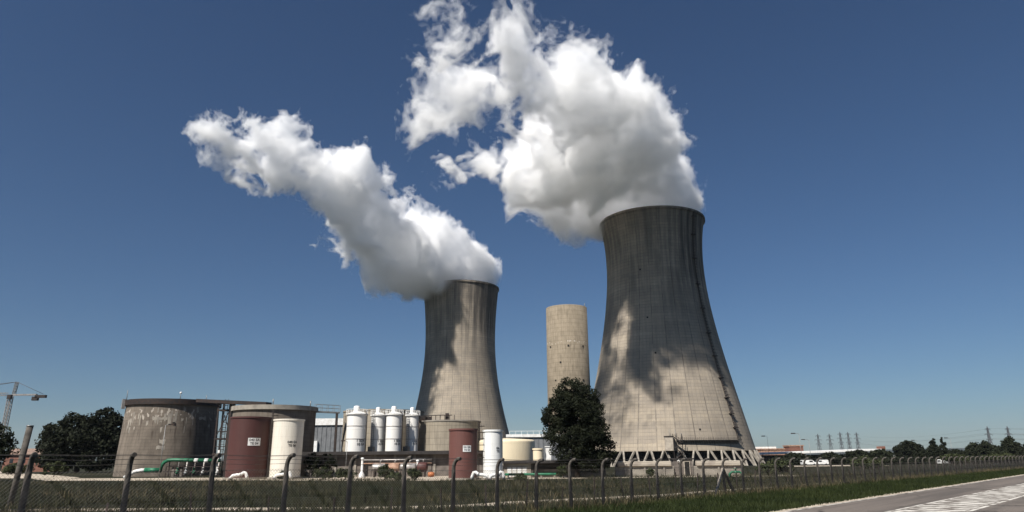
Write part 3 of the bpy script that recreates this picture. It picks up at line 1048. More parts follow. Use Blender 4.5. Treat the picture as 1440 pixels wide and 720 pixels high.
silos = [(-22.6, 101.2, 1.40, 5.25, 'widest white silo, leftmost of the four on the low building roof'),
         (-19.95, 103.6, 1.04, 5.2, 'slim white silo, second from the left, with a ladder down its left side'),
         (-17.2, 101.2, 1.14, 5.15, 'broad white silo, third from the left of the four on the roof slab'),
         (-14.9, 103.6, 0.92, 5.15, 'slimmest white silo, rightmost of the four, next to the ochre concrete tank')]
for i, (x, y, r, h, lab) in enumerate(silos):
    t = thing('white_silo', lab, 'silo', (x, y, 3.36), 0, 'white silos on the low building')
    MB().lathe([(r, 0.0), (r, h)], 48).build('silo_shell', M['silo_white'], t)
    for fz_ in (0.33, 0.67):
        MB().lathe([(r, h * fz_ - 0.04), (r + 0.035, h * fz_ - 0.04), (r + 0.035, h * fz_ + 0.04), (r, h * fz_ + 0.04)], 48, smooth=False).build('hoop', M['alu'], t)
    MB().lathe([(r, h), (r * 0.4, h + 0.35), (0.01, h + 0.36)], 48).build('cone_roof', M['silo_white'], t)
    vn = MB().lathe([(r * 0.32, h + 0.2), (r * 0.32, h + 1.0), (r * 0.24, h + 1.12), (0.01, h + 1.17)], 24, (-0.1, 0, 0))
    vn.build('filter_vent', M['white'], t)
    rl = MB()
    for hgt in (0.3, 0.62):
        rl.tube([((r + 0.13) * math.cos(a), (r + 0.13) * math.sin(a), h + hgt) for a in np.linspace(0, 2 * PI, 25)], 0.028, 4)
    for a in np.linspace(0, 2 * PI, 17)[:-1]:
        q = Vector(((r + 0.13) * math.cos(a), (r + 0.13) * math.sin(a), h - 0.05))
        rl.bar(q, q + Vector((0, 0, 0.67)), 0.045)
    rl.lathe([(r, h - 0.12), (r + 0.2, h - 0.12), (r + 0.2, h - 0.02), (r - 0.02, h - 0.02)], 40, smooth=False)
    rl.build('railing', M['white'], t)
    f_ = face_az(x, y)
    lettering('number_lettering', ('1 SDX', '10 EA'), r * 0.36, M['ink'], t, r, f_ + R(30), h * 0.235, 0.02)
    if i in (1, 3):
        ld = MB()
        a = f_ - R(38)
        o_, s_ = Vector((math.cos(a), math.sin(a), 0)), Vector((-math.sin(a), math.cos(a), 0))
        for e in (-0.18, 0.18):
            ld.bar(o_ * (r + 0.18) + s_ * e, o_ * (r + 0.18) + s_ * e + Vector((0, 0, h + 0.6)), 0.05)
        for z in np.arange(0.2, h + 0.6, 0.3):
            ld.bar(o_ * (r + 0.18) + s_ * -0.18 + Vector((0, 0, z)), o_ * (r + 0.18) + s_ * 0.18 + Vector((0, 0, z)), 0.035)
        ld.build('ladder', M['grey_steel'], t)
        MB().box(tuple(o_ * (r + 0.35) + Vector((0, 0, 0.35))), (0.5, 0.9, 0.7), a, 0.03).build('valve_cabinet', M['grey_steel'], t)
    pp = MB()
    a = f_ + R(64)
    o_ = Vector((math.cos(a), math.sin(a), 0))
    pp.tube([o_ * (r + 0.16) + Vector((0, 0, 0.0)), o_ * (r + 0.16) + Vector((0, 0, h - 0.1)), o_ * (r - 0.1) + Vector((0, 0, h + 0.3))], 0.07, 6)
    pp.build('fill_pipe', M['dark_steel'], t)

# low building on the right with the ivory tanks
p2 = thing('pump_building', 'low flat building with white panels and brown louvres, below the ivory tanks', 'building', (5.0, 88.0, 0))
MB().box((0, 9.5, 0.83), (12.6, 19, 1.66)).build('wall', M['wall_dark'], p2)
MB().box((0, 9.3, 1.8), (13.2, 19.8, 0.26)).build('roof_slab', M['fascia'], p2)
MB().box((-4.55, -0.03, 0.84), (3.3, 0.1, 1.62)).build('render_panel', M['pale_concrete'], p2)
for k in range(4):
    MB().box((-5.55 + k * 0.62, -0.1, 0.68), (0.5, 0.06, 1.1)).build('white_panel', M['white'], p2)
lv = MB()
for k in range(11):
    lv.box((-1.0, -0.06, 0.25 + k * 0.13), (3.4, 0.1, 0.05))
lv.build('louvre', M['bark'], p2)
MB().box((1.1, -0.06, 0.8), (0.85, 0.1, 1.6)).build('door', M['alu'], p2)
ti = round_tank('ivory_tank', 'wide ivory tank with rounded roof edge, right of the narrow white tank', (-1.0, 104.5, 1.94), 4.15, 2.95, M['ivory'], shoulder=0.35)
ti2 = round_tank('ivory_tank', 'small ivory drum tank beside the wide ivory tank and near the concrete stack', (3.4, 99.0, 1.94), 0.72, 1.6, M['ivory'])
MB().box((-0.75, 0.1, 1.45), (0.25, 0.25, 0.5)).build('valve', M['dark_steel'], ti2)
pil = thing('white_cabinet', 'tall narrow white cabinet standing on the pump building roof near the ivory drum', 'cabinet', (4.85, 99.5, 1.94))
MB().box((0, 0, 0.9), (0.75, 0.6, 1.8), 0, 0.03).build('body', M['white'], pil)
MB().box((0, 0, 1.86), (0.95, 0.8, 0.1)).build('cap', M['white'], pil)

# buildings farther back
def shed(name, label, loc, w, d, h, wall, fascia, fh=0.9, cat='building'):
    t = thing(name, label, cat, loc)
    MB().box((0, d / 2, (h - fh) / 2), (w, d, h - fh)).build('wall', wall, t)
    MB().box((0, d / 2, h - fh / 2), (w + 0.8, d + 0.8, fh)).build('roof', fascia, t)
    rb = MB()
    for x in np.arange(-w / 2 + 0.5, w / 2, 1.2):
        rb.box((x, -0.06, (h - fh) / 2), (0.12, 0.12, h - fh - 0.1))
    rb.build('cladding_ribs', wall, t)
    return t


s1 = shed('grey_shed', 'grey clad shed with white roof edge between the ivory tanks and the stack', (6.5, 178, gz(178)), 16, 20, 7.9 - gz(178), M['slate'], M['white'], 0.7)
m = MB()
for x in np.arange(-7.5, 8, 1.5):
    m.bar((x, 0.3, 7.9 - gz(178)), (x, 0.3, 8.7 - gz(178)), 0.08)
m.bar((-7.5, 0.3, 8.7 - gz(178)), (7.5, 0.3, 8.7 - gz(178)), 0.08)
m.build('roof_railing', M['white'], s1)
s2 = shed('white_roofed_shed', 'grey shed with white upper band seen under the steel footbridge', (-49.5, 185, gz(185)), 22, 20, 12.6 - gz(185), M['slate'], M['white'], 1.7)
MB().box((-3.3, -0.4, 5.4), (3.2, 0.7, 3.6)).build('loading_door', M['white'], s2)

# walls at the foot of the big tower
for x0, x1, lab in ((12.5, 19.7, 'low weathered concrete wall with paler coping, left of the kiosk door'), (22.2, 28.2, 'low weathered concrete wall with paler coping, behind the braced fence post')):
    t = thing('concrete_wall', lab, 'wall', ((x0 + x1) / 2, 88.0, 0), 0, 'concrete walls at the tower foot')
    MB().box((0, 0.3, 0.6), (x1 - x0, 0.4, 1.2)).build('wall_panel', M['concrete'], t)
    MB().box((0, 0.25, 1.5), (x1 - x0 - 0.6, 0.9, 0.6), 0, 0.1).build('coping', M['pale_concrete'], t)
    for k in range(3):
        MB().box(((k - 1) * (x1 - x0) * 0.33, 0.05, 0.62), (0.22, 0.16, 1.24)).build('buttress', M['concrete'], t)
kk = thing('kiosk', 'small dark kiosk with a pale door frame between the two low concrete walls', 'kiosk', (20.95, 88.4, 0))
MB().box((0, 0.9, 1.0), (2.4, 1.8, 2.0)).build('wall', M['wall_dark'], kk)
MB().box((0, 0.9, 2.06), (2.7, 2.1, 0.14)).build('roof', M['fascia'], kk)
MB().box((0.45, -0.04, 0.85), (0.62, 0.08, 1.6)).build('door', M['near_black'], kk)
fr = MB()
for x in (0.1, 0.8):
    fr.box((x, -0.08, 0.85), (0.09, 0.12, 1.7))
fr.box((0.45, -0.08, 1.73), (0.8, 0.12, 0.08))
fr.build('door_frame', M['pale_concrete'], kk)
MB().tube([(-0.75, -0.25, 1.75), (-0.55, -0.25, 1.9), (-0.45, -0.25, 1.7), (-0.42, -0.25, 0.1)], 0.07, 6).build('drain_pipe', M['white'], kk)

# left pipe run
pr = thing('pipe_manifold', 'green pipe run with valves and a white elbow in front of the big stained tank', 'pipework', (-51.5, 105.0, 0))
MB().tube([(-2.6, -0.3, 1.05), (-0.3, 0, 1.0)], 0.34, 12).build('inlet_pipe', M['green_pipe'], pr)
MB().tube([(-5.3, -0.6, 0.05), (-4.7, -0.6, 0.45), (-3.9, -0.5, 0.85), (-3.1, -0.4, 1.0), (-2.5, -0.3, 1.03)], [0.22, 0.24, 0.27, 0.29, 0.3], 10).build('white_elbow', M['white'], pr)
MB().tube([(-0.5, 0, 0.9), (-0.35, 0, 1.6), (0.0, 0, 2.15), (0.5, 0, 2.4), (1.2, 0, 2.45), (8.2, 0, 2.3)], 0.25, 10).build('header_pipe', M['green_pipe'], pr)
for x in (4.7, 6.2, 7.7):
    MB().tube([(x - 0.28, 0, 2.37 - 0.02 * (x - 4)), (x + 0.28, 0, 2.36 - 0.02 * (x - 4))], 0.29, 10).build('pipe_band', M['white'], pr)
for k, x in enumerate((2.2, 3.4, 4.6, 5.9, 7.2, 8.1)):
    MB().tube([(x, 0, 2.2), (x, -0.1, 1.2), (x, -0.15, 0.5), (x - 0.15, -0.5, 0.25)], 0.13, 8).build('branch_pipe', M['alu'] if k % 2 else M['wire'], pr)
    v = MB()
    v.lathe([(0.01, 0.0), (0.24, 0.05), (0.27, 0.3), (0.18, 0.5), (0.08, 0.55), (0.05, 0.8), (0.22, 0.82), (0.22, 0.87), (0.01, 0.88)], 14, (x, -0.3, 0.45))
    v.build('valve', M['green_pipe'] if k % 2 == 0 else M['white'], pr)
fm = MB()
for x in np.arange(0.6, 8.6, 1.3):
    fm.bar((x, 0.4, 0), (x, 0.4, 2.2), 0.12)
    fm.bar((x, -0.5, 0), (x, -0.5, 1.5), 0.1)
fm.bar((0.6, 0.4, 1.55), (8.4, 0.4, 1.55), 0.12)
fm.bar((0.6, -0.5, 1.5), (8.4, -0.5, 1.5), 0.08)
fm.bar((0.6, -0.5, 0.8), (8.4, -0.5, 0.8), 0.08)
fm.build('support_frame', M['dark_steel'], pr)
MB().box((1.7, 0.9, 0.75), (1.6, 0.6, 1.5), 0, 0.04).build('control_cabinet', M['wall_dark'], pr)

# white elbows at the feet of the painted tanks
elb = [((-34.1, 89.3), 1.0, 'white bent pipe on the ground in front of the taller maroon tank'),
       ((-28.6, 89.2), 1.0, 'white bent pipe on the ground in front of the cream tank'),
       ((-3.9, 79.4), -0.95, 'white bent pipe on the ground between shorter maroon tank and narrow white tank'),
       ((-1.75, 79.3), 0.8, 'white bent pipe on the ground in front of the narrow white tank')]
for (x, y), s, lab in elb:
    t = thing('bent_pipe', lab, 'pipe', (x, y, 0), 0, 'white bent pipes at the tanks')
    s *= 0.78
    MB().tube([(-1.5 * s, -0.2, 0.18), (-1.15 * s, -0.15, 0.5), (-0.6 * s, -0.1, 0.58), (0.05 * s, 0.0, 0.62), (0.45 * s, 0.05, 0.85), (0.75 * s, 0.1, 0.8), (0.95 * s, 0.1, 0.45), (1.05 * s, 0.2, 0.05)], 0.19, 12).build('pipe_run', M['white'], t)
    MB().tube([(-1.58 * s, -0.21, 0.1), (-1.46 * s, -0.2, 0.22)], 0.29, 12).build('flange', M['alu'], t)
    MB().tube([(0.0, 0.0, 0.61), (0.1 * s, 0.01, 0.65)], 0.29, 12).build('flange', M['alu'], t)
gp = thing('green_pipe', 'long green pipe lying in front of the pump building', 'pipe', (1.5, 86.6, 0))
MB().tube([(-2.6, 0, 0.42), (3.6, 0, 0.42), (4.0, 0, 0.35), (4.2, 0, 0.05)], 0.15, 10).build('pipe_run', M['green_pipe'], gp)
for x in (-2.2, -0.2, 1.8, 3.4):
    MB().box((x, 0, 0.13), (0.2, 0.45, 0.26)).build('pipe_saddle', M['concrete'], gp)
vv = thing('valve_stand', 'green valve stand on short legs behind the braced fence post', 'valve', (24.6, 79.5, 0))
vv.scale = (0.8, 0.8, 0.72)
MB().tube([(-0.9, 0, 0.05), (-0.85, 0, 0.65), (-0.5, 0, 0.9), (0.5, 0, 0.9), (0.85, 0, 0.65), (0.9, 0, 0.05)], 0.16, 10).build('pipe_arch', M['green_pipe'], vv)
MB().lathe([(0.22, 0.7), (0.25, 1.05), (0.06, 1.1), (0.06, 1.35), (0.3, 1.37), (0.3, 1.42), (0.01, 1.43)], 16).build('hand_wheel', M['green_pipe'], vv)

# process vessels in front of the dark building
ves = [(-18.0, 1.55, 0.52, 'alu', 'dull silver horizontal vessel, leftmost in the row before the dark building'),
       (-16.0, 1.25, 0.5, 'rust', 'rusty brown horizontal vessel between two silver vessels'),
       (-14.1, 1.9, 0.52, 'alu', 'longest silver horizontal vessel in the row before the dark building'),
       (-12.2, 1.0, 0.62, 'maroon', 'dark maroon horizontal vessel at the right end of the row')]
for x, ln, r, mt, lab in ves:
    t = thing('process_vessel', lab, 'vessel', (x, 95.3, 0), 0, 'horizontal vessels before the dark building')
    prof = [(0.01, -ln / 2 - r * 0.4), (r * 0.6, -ln / 2 - r * 0.3), (r * 0.92, -ln / 2 - r * 0.12), (r, -ln / 2), (r, ln / 2), (r * 0.92, ln / 2 + r * 0.12), (r * 0.6, ln / 2 + r * 0.3), (0.01, ln / 2 + r * 0.4)]
    b = MB().lathe(prof, 28)
    b.v = [(p[2], p[1], p[0] + 1.25) for p in b.v]
    b.build('vessel_shell', M[mt], t)
    for sx in (-0.35, 0.35):
        MB().box((sx * ln, 0, 0.42), (0.16, r * 1.4, 0.84)).build('saddle', M['dark_steel'], t)
    MB().tube([(0.1 * ln, 0, 1.25 + r - 0.05), (0.1 * ln, 0, 1.55 + r), (0.3 * ln, 0.2, 1.7 + r)], 0.07, 8).build('outlet_pipe', M['alu'], t)
    m = MB()
    m.tube([(-0.3 * ln, -r, 1.1), (-0.3 * ln, -r - 0.15, 0.7), (-0.2 * ln, -r - 0.2, 0.1)], 0.06, 6)
    m.build('drain_pipe', M['dark_steel'], t)
for x, h, lab in ((-20.1, 2.45, 'white upright pipe with a skirt foot beside the dark doorway'), (-13.0, 2.1, 'short white upright pipe behind the longest silver vessel')):
    t = thing('vent_stack', lab, 'pipe', (x, 94.6 if h > 2.2 else 96.4, 0), 0, 'white upright pipes before the dark building')
    MB().lathe([(0.42, 0.0), (0.4, 0.35), (0.16, 0.75), (0.15, h)], 20).build('stack_pipe', M['white'], t)
    MB().lathe([(0.21, h - 0.12), (0.21, h + 0.05), (0.01, h + 0.12)], 20).build('stack_cap', M['white'], t)
ob = thing('float_drum', 'orange drum lying at the right end of the vessel row', 'drum', (-10.9, 94.4, 0.0))
b = MB().lathe([(0.01, -0.42), (0.2, -0.42), (0.29, -0.36), (0.31, -0.1), (0.33, 0.0), (0.31, 0.1), (0.29, 0.36), (0.2, 0.42), (0.01, 0.42)], 24)
b.v = [(p[2], p[1], p[0] + 0.33) for p in b.v]
b.build('drum_shell', M['orange'], ob)
MB().tube([(0.44, 0.1, 0.42), (0.5, 0.1, 0.42)], 0.05, 8).build('bung', M['dark_steel'], ob)
m = thing('pipe_rack', 'dark steel pipe rack with rails running behind the horizontal vessels', 'pipe rack', (-16, 96.6, 0))
q = MB()
for x in np.arange(-4.2, 5.0, 1.3):
    q.bar((x, 0, 0), (x, 0, 2.05), 0.1)
    q.bar((x, -1.8, 0), (x, -1.8, 1.0), 0.07)
for z in (1.9, 2.05):
    q.bar((-4.2, 0, z), (4.6, 0, z), 0.09)
q.bar((-4.2, -1.8, 1.0), (4.6, -1.8, 1.0), 0.06)
q.build('rack_frame', M['dark_steel'], m)
MB().tube([(-4.6, 0.05, 2.2), (4.9, 0.05, 2.2)], 0.11, 8).build('pipe_run', M['alu'], m)
MB().tube([(-4.6, -0.25, 1.75), (4.9, -0.25, 1.75)], 0.07, 8).build('pipe_run', M['rust'], m)


# lamp posts
def lamp_post(label, loc, h, arm=0.9, rz=0.0, r=0.07, group='lamp posts'):
    t = thing('lamp_post', label, 'lamp post', loc, rz, group)
    MB().rod((0, 0, -0.2), (0, 0, h), r, r * 0.6, 8).build('pole', M['grey_steel'], t)
    MB().tube([(0, 0, h - 0.15), (arm * 0.4, 0, h + 0.05), (arm, 0, h + 0.1)], r * 0.5, 6).build('arm', M['grey_steel'], t)
    MB().box((arm + 0.35 * h / 8, 0, h + 0.08), (0.95 * h / 8, 0.36 * h / 8, 0.22 * h / 8), 0, 0.03).build('lamp_head', M['dark_steel'], t)
    return t


lamp_post('thin lamp post standing in front of the big stained concrete tank', (-50.3, 101.5, 0), 7.3, 0.5, R(10))
lamp_post('thin lamp post in front of the widest white silo', (-22.0, 93.5, 0), 4.6, 0.35, R(200), 0.05)
for x, y, h, lab in ((143.5, 400, 16.5, 'faint lamp post right beside the edge of the larger cooling tower'), (95.0, 235, 11.6, 'tallest lamp post over the long white canopy, nearest its left end'), (98.0, 235, 9.6, 'lamp post over the long white canopy, right beside the tallest one'),
                     (205.0, 360, 12.8, 'lamp post rising from the trees just right of the long canopy'), (222.0, 360, 13.8, 'lamp post above the tree row near the two poplars'), (234.0, 360, 11.0, 'lamp post right of the two poplars, low over the hills')):
    lamp_post(lab, (x, y, gz(y)), h, 1.4, R(180), 0.11)

# left: crane, house, concrete pole
cr = thing('tower_crane', 'pale tower crane with dark counter jib far behind the left tree', 'crane', (-290.0, 400.0, gz(400)))


def lattice(mb, p0, p1, w, seg, rad):
    p0, p1 = Vector(p0), Vector(p1)
    d = (p1 - p0).normalized()
    a = Vector((0, 1, 0)) if abs(d.y) < 0.9 else Vector((1, 0, 0))
    b = d.cross(a).normalized()
    cs = [a * (i * w / 2) + b * (j * w / 2) for i, j in ((-1, -1), (1, -1), (1, 1), (-1, 1))]
    for c in cs:
        mb.bar(p0 + c, p1 + c, rad * 2)
    for k in range(seg):
        q0, q1 = p0.lerp(p1, k / seg), p0.lerp(p1, (k + 1) / seg)
        for i in range(4):
            mb.bar(q0 + cs[i], q1 + cs[(i + 1) % 4], rad * 1.2)
            mb.bar(q0 + cs[i], q0 + cs[(i + 1) % 4], rad * 1.2)


m = MB()
lattice(m, (0, 0, 0), (0, 0, 42.5), 1.9, 22, 0.16)
m.build('mast', M['alu'], cr)
m = MB()
lattice(m, (-48, 0, 43.6), (-2, 0, 43.6), 1.5, 24, 0.12)
m.build('jib', M['alu'], cr)
m = MB()
m.box((8, 0, 43.2), (14, 1.6, 0.9))
m.build('counter_jib', M['alu'], cr)
MB().box((17.5, 0, 42.2), (6.0, 1.8, 1.6)).build('counterweight', M['dark_steel'], cr)
MB().box((14.5, 0, 41.0), (3.2, 1.8, 2.2)).build('counterweight', M['dark_steel'], cr)
m = MB()
lattice(m, (1.6, 0, 43), (2.2, 0, 50.6), 1.2, 5, 0.13)
m.build('apex', M['grey_steel'], cr)
MB().box((0.6, -1.4, 42.0), (2.2, 1.8, 2.4), 0, 0.1).build('cab', M['dark_steel'], cr)
m = MB()
m.rod((2.2, 0, 50.6), (18.5, 0, 43.6), 0.12, n=5)
m.rod((2.2, 0, 50.6), (-40, 0, 44.4), 0.12, n=5)
m.rod((2.2, 0, 50.6), (-18, 0, 48.6), 0.12, n=5)
m.build('tie_rod', M['wire'], cr)

hs = thing('red_house', 'low reddish house with a tiled roof left of the big dark tree', 'house', (-178.0, 262.0, gz(262)))
MB().box((0, 4, 4.2), (20, 8, 8.4)).build('wall', M['brick'], hs)
rf = MB()
rf.add([(-10.6, -0.7, 8.3), (10.6, -0.7, 8.3), (10.6, 8.7, 8.3), (-10.6, 8.7, 8.3), (-10.6, 4, 10.6), (10.6, 4, 10.6)], [(0, 1, 5, 4), (2, 3, 4, 5), (0, 4, 3), (1, 2, 5), (3, 2, 1, 0)])
rf.build('roof', M['roof_tile'], hs)
for x in (-7, -2.5, 2.5, 7):
    MB().box((x, -0.03, 6.2), (1.3, 0.12, 1.6)).build('window', M['glass'], hs)
cp = thing('concrete_pole', 'leaning pale concrete pole with a sawn top behind the leftmost fence post', 'pole', (-27.0, 40.0, 0))
MB().rod((-0.9, 0, -0.5), (-0.55, 0, 4.35), 0.15, 0.17, 14).build('pole_shaft', M['post_concrete'], cp)
MB().rod((-0.55, 0, 4.35), (-0.548, 0, 4.41), 0.185, 0.185, 14).build('pole_cap', M['grey_steel'], cp)

# right: long canopy building, buildings on top, vans, pylons
cb = thing('canopy_building', 'long low building with white sloping roof edge right of the larger cooling tower', 'building', (182.0, 430.0, gz(430)))
cw = 78.0
q = MB()
q.add([(-cw / 2, -8, 6.3), (cw / 2, -8, 8.3), (cw / 2, 26, 8.5), (-cw / 2, 26, 6.5), (-cw / 2, -8, 7.2), (cw / 2, -8, 9.3), (cw / 2, 26, 9.5), (-cw / 2, 26, 7.4)],
      [(3, 2, 1, 0), (4, 5, 6, 7), (0, 1, 5, 4), (1, 2, 6, 5), (2, 3, 7, 6), (3, 0, 4, 7)])
q.build('roof', M['white'], cb)
MB().box((0, 12, 3.1), (cw - 4, 20, 6.2)).build('wall', M['fascia'], cb)
for x in np.arange(-34, 36, 8.5):
    MB().box((x, -7, 3.2), (0.5, 0.5, 6.4)).build('roof_post', M['wall_dark'], cb)
MB().box((cw / 2 - 1.2, -5, 8.6), (2.2, 6, 4.2)).build('end_wall', M['brick'], cb)
ob2 = shed('orange_building', 'orange brick block rising just above the long canopy roof', (184.0, 462, gz(462)), 9, 10, 12.3, M['brick'], M['rust'], 0.8)
tb2 = shed('ochre_building', 'ochre flat-roofed building behind the left half of the canopy roof', (174.5, 470, gz(470)), 22, 10, 10.4, M['rust'], M['rust'], 0.8)
wb2 = shed('white_hall', 'pale hall with white roof edge right against the larger tower edge', (164.0, 480, gz(480)), 26, 14, 11.6, M['pale_concrete'], M['white'], 1.4)
wd = shed('small_white_shed', 'small white gabled shed between canopy building and the tree row', (181.5, 330, gz(330)), 5, 8, 5.4, M['white'], M['white'], 0.5)


def car_body(pts, w, inset=0.1):
    """extruded side profile with tumblehome, along x"""
    m = MB()
    n = len(pts)
    ws = [w / 2 if z < 0.95 else w / 2 - inset * (z - 0.95) / 0.6 for x, z in pts]
    vs = [(x, -ww, z) for (x, z), ww in zip(pts, ws)] + [(x, ww, z) for (x, z), ww in zip(pts, ws)]
    fs = [tuple(range(n)), tuple(range(2 * n - 1, n - 1, -1))] + [(i, n + i, n + (i + 1) % n, (i + 1) % n) for i in range(n)]
    return m.add(vs, fs)


def van(label, loc, rz, mat, group):
    t = thing('white_van', label, 'van', loc, rz, group)
    car_body([(-2.3, 0.35), (-2.35, 0.9), (-2.3, 1.9), (-2.1, 2.0), (0.9, 2.0), (1.2, 1.9), (1.75, 1.15), (2.3, 0.98), (2.4, 0.6), (2.35, 0.35)], 1.8).build('body', mat, t)
    for x in (-1.4, 1.5):
        for y in (-0.85, 0.85):
            w = MB().tube([(x, y - 0.1, 0.33), (x, y + 0.1, 0.33)], 0.33, 16)
            w.build('wheel', M['tyre'], t)
    for y in (-0.86, 0.86):
        MB().box((0.55, y, 1.5), (1.1, 0.06, 0.5)).build('side_window', M['glass'], t)
    MB().add([(1.235, -0.72, 1.88), (1.235, 0.72, 1.88), (1.76, 0.78, 1.2), (1.76, -0.78, 1.2)], [(0, 3, 2, 1)]).build('windscreen', M['glass'], t)
    MB().box((-2.36, 0, 1.45), (0.05, 1.3, 0.5)).build('rear_window', M['glass'], t)
    return t


v0 = van('white van, left one of the two parked under the long canopy', (68.5, 166.0, gz(166)), R(4), M['white'], 'white vans parked on the yard')
v0.scale = (0.7, 0.7, 0.6)
copy_thing(v0, (72.2, 168.0, gz(168)), R(184), 'white van, right one of the two parked under the long canopy')
copy_thing(v0, (112.0, 186.0, gz(186)), R(20), 'white van half hidden behind the fence below the small white shed')


def pylon(label, loc, h, rz, group='high voltage pylons', src=None):
    if src is not None:
        return copy_thing(src, loc, rz, label, (h / 48.0,) * 3)
    t = thing('power_pylon', label, 'pylon', loc, rz, group)
    m = MB()
    lv_ = [(0, 4.2), (10, 3.1), (20, 2.2), (28, 1.5), (36, 1.1), (44, 0.7), (48, 0.1)]
    for (z0, w0), (z1, w1) in zip(lv_[:-1], lv_[1:]):
        for i, j in ((-1, -1), (1, -1), (1, 1), (-1, 1)):
            m.bar((i * w0, j * w0, z0), (i * w1, j * w1, z1), 0.5)
        for (i, j), (k, l_) in (((-1, -1), (1, -1)), ((1, -1), (1, 1)), ((1, 1), (-1, 1)), ((-1, 1), (-1, -1))):
            m.bar((i * w0, j * w0, z0), (k * w1, l_ * w1, z1), 0.3)
            m.bar((k * w0, l_ * w0, z0), (i * w1, j * w1, z1), 0.3)
            m.bar((i * w1, j * w1, z1), (k * w1, l_ * w1, z1), 0.25)
    m.build('lattice_mast', M['pylon'], t)
    for z, w in ((27, 7.5), (35, 9.5), (43, 6.5)):
        m = MB()
        for s in (-1, 1):
            m.bar((s * 0.8, 0, z), (s * w, 0, z + 0.7), 0.5)
            m.bar((s * 0.8, 0, z + 2.2), (s * w, 0, z + 0.7), 0.4)
            m.bar((s * w, 0, z + 0.7), (s * w, 0, z - 1.8), 0.3)
        m.build('cross_arm', M['pylon'], t)
    return t


PY = pylon('darker pylon, leftmost of the five over the long canopy', (646, 1500, -4), 48, R(20))
pylon('darker pylon, second from the left over the long canopy', (670.5, 1500, -4), 48, R(20), src=PY)
for x, y, h, lab in ((994, 2150, 71, 'pale thin pylon, third from the left over the long canopy'), (1018, 2150, 71, 'pale thin pylon, fourth from the left over the long canopy'), (1044, 2150, 70, 'pale thin pylon, rightmost of the five over the long canopy'),
                     (739.5, 1100, 46, 'large dark pylon over the right trees, left one of the pair'), (770.7, 1100, 46, 'large dark pylon over the right trees, right one of the pair')):
    pylon(lab, (x, y, -4), h, R(24), src=PY)
for i, (p, q_) in enumerate((((739.5, 1100), (1044, 2150)), ((770.7, 1100), (1600, 1250)), ((739.5, 1100), (1600, 1190)))):
    w = MB()
    for zz, off in ((23.5, -7), (23.5, 7), (31, -9), (31, 9), (39, 6)):
        pts = []
        for k in range(17):
            t_ = k / 16
            pts.append((p[0] + (q_[0] - p[0]) * t_ + off, p[1] + (q_[1] - p[1]) * t_, zz - 4 * 9 * t_ * (1 - t_) + t_ * (zz * 0.4 if i == 0 else 0)))
        w.tube(pts, 0.11, 4)
    o = w.build('power_line', M['pylon'])
    tag(o, ('power cables sagging from the left large pylon towards the pale pylons', 'power cables running out of frame from the right large pylon', 'power cables running out of frame from the left large pylon')[i], 'power line', 'power lines')


# ------------------------------------------------------------------ trees and shrubs
def leaf_cloud(centres, radii, counts, size, squash=0.85):
    """many small leaf-sized faces spread through clumps"""
    V, F = [], []
    for c, r, n in zip(centres, radii, counts):
        d = rng.normal(size=(n, 3))
        d /= np.linalg.norm(d, axis=1)[:, None]
        rr = r * rng.uniform(0.35, 1.0, n) ** 0.6
        p = np.array(c) + d * rr[:, None] * np.array([1, 1, squash])
        a = rng.normal(size=(n, 3)); a /= np.linalg.norm(a, axis=1)[:, None]
        nrm = d * 0.6 + rng.normal(size=(n, 3)) * 0.7 + np.array([0, 0, 0.35])
        nrm /= np.linalg.norm(nrm, axis=1)[:, None]
        a -= nrm * (a * nrm).sum(1)[:, None]
        a /= np.linalg.norm(a, axis=1)[:, None] + 1e-9
        b = np.cross(nrm, a)
        s = size * rng.uniform(0.6, 1.4, n)[:, None]
        V.append(np.stack([p - a * s, p + b * s * 0.55, p + a * s, p - b * s * 0.55], 1).reshape(-1, 3))
    V = np.concatenate(V)
    F = np.arange(len(V)).reshape(-1, 4)
    return V, F


def make_tree(name, label, cat, loc, lobes, trunk_h, trunk_r, size, density, mat, clump=0.9, group=None, rz=0.0):
    """lobes: list of (x, y, z, rx, ry, rz) crown volumes"""
    t = thing(name, label, cat, loc, rz, group)
    top = max(l[2] for l in lobes)
    m = MB()
    m.tube([(0, 0, -0.3), (0.05, 0, trunk_h * 0.5), (0.0, 0.05, trunk_h), (0, 0, top)], [trunk_r * 1.25, trunk_r, trunk_r * 0.8, trunk_r * 0.2], 10)
    cen, rad, cnt = [], [], []
    for lx, ly, lz, rx, ry, rz_ in lobes:
        m.tube([(0, 0, max(trunk_h * 0.6, lz - rz_)), (lx * 0.5, ly * 0.5, (lz + trunk_h) * 0.5), (lx, ly, lz)], [trunk_r * 0.5, trunk_r * 0.35, trunk_r * 0.12], 6)
        n = max(6, int(density * (rx * ry * rz_) ** (2 / 3)))
        for _ in range(n):
            d = rng.normal(size=3)
            d /= np.linalg.norm(d)
            k = rng.uniform(0.5, 1.0) ** 0.5
            c = np.array([lx + d[0] * rx * k, ly + d[1] * ry * k, lz + d[2] * rz_ * k])
            if c[2] < 0.3:
                continue
            r = clump * rng.uniform(0.55, 1.25)
            cen.append(c); rad.append(r); cnt.append(int(52 * (r / size * 0.22) ** 1.45) + 14)
    m.build('trunk', M['bark'], t)
    V, F = leaf_cloud(cen, rad, cnt, size)
    np_mesh('crown', V, F, mat, t)
    return t


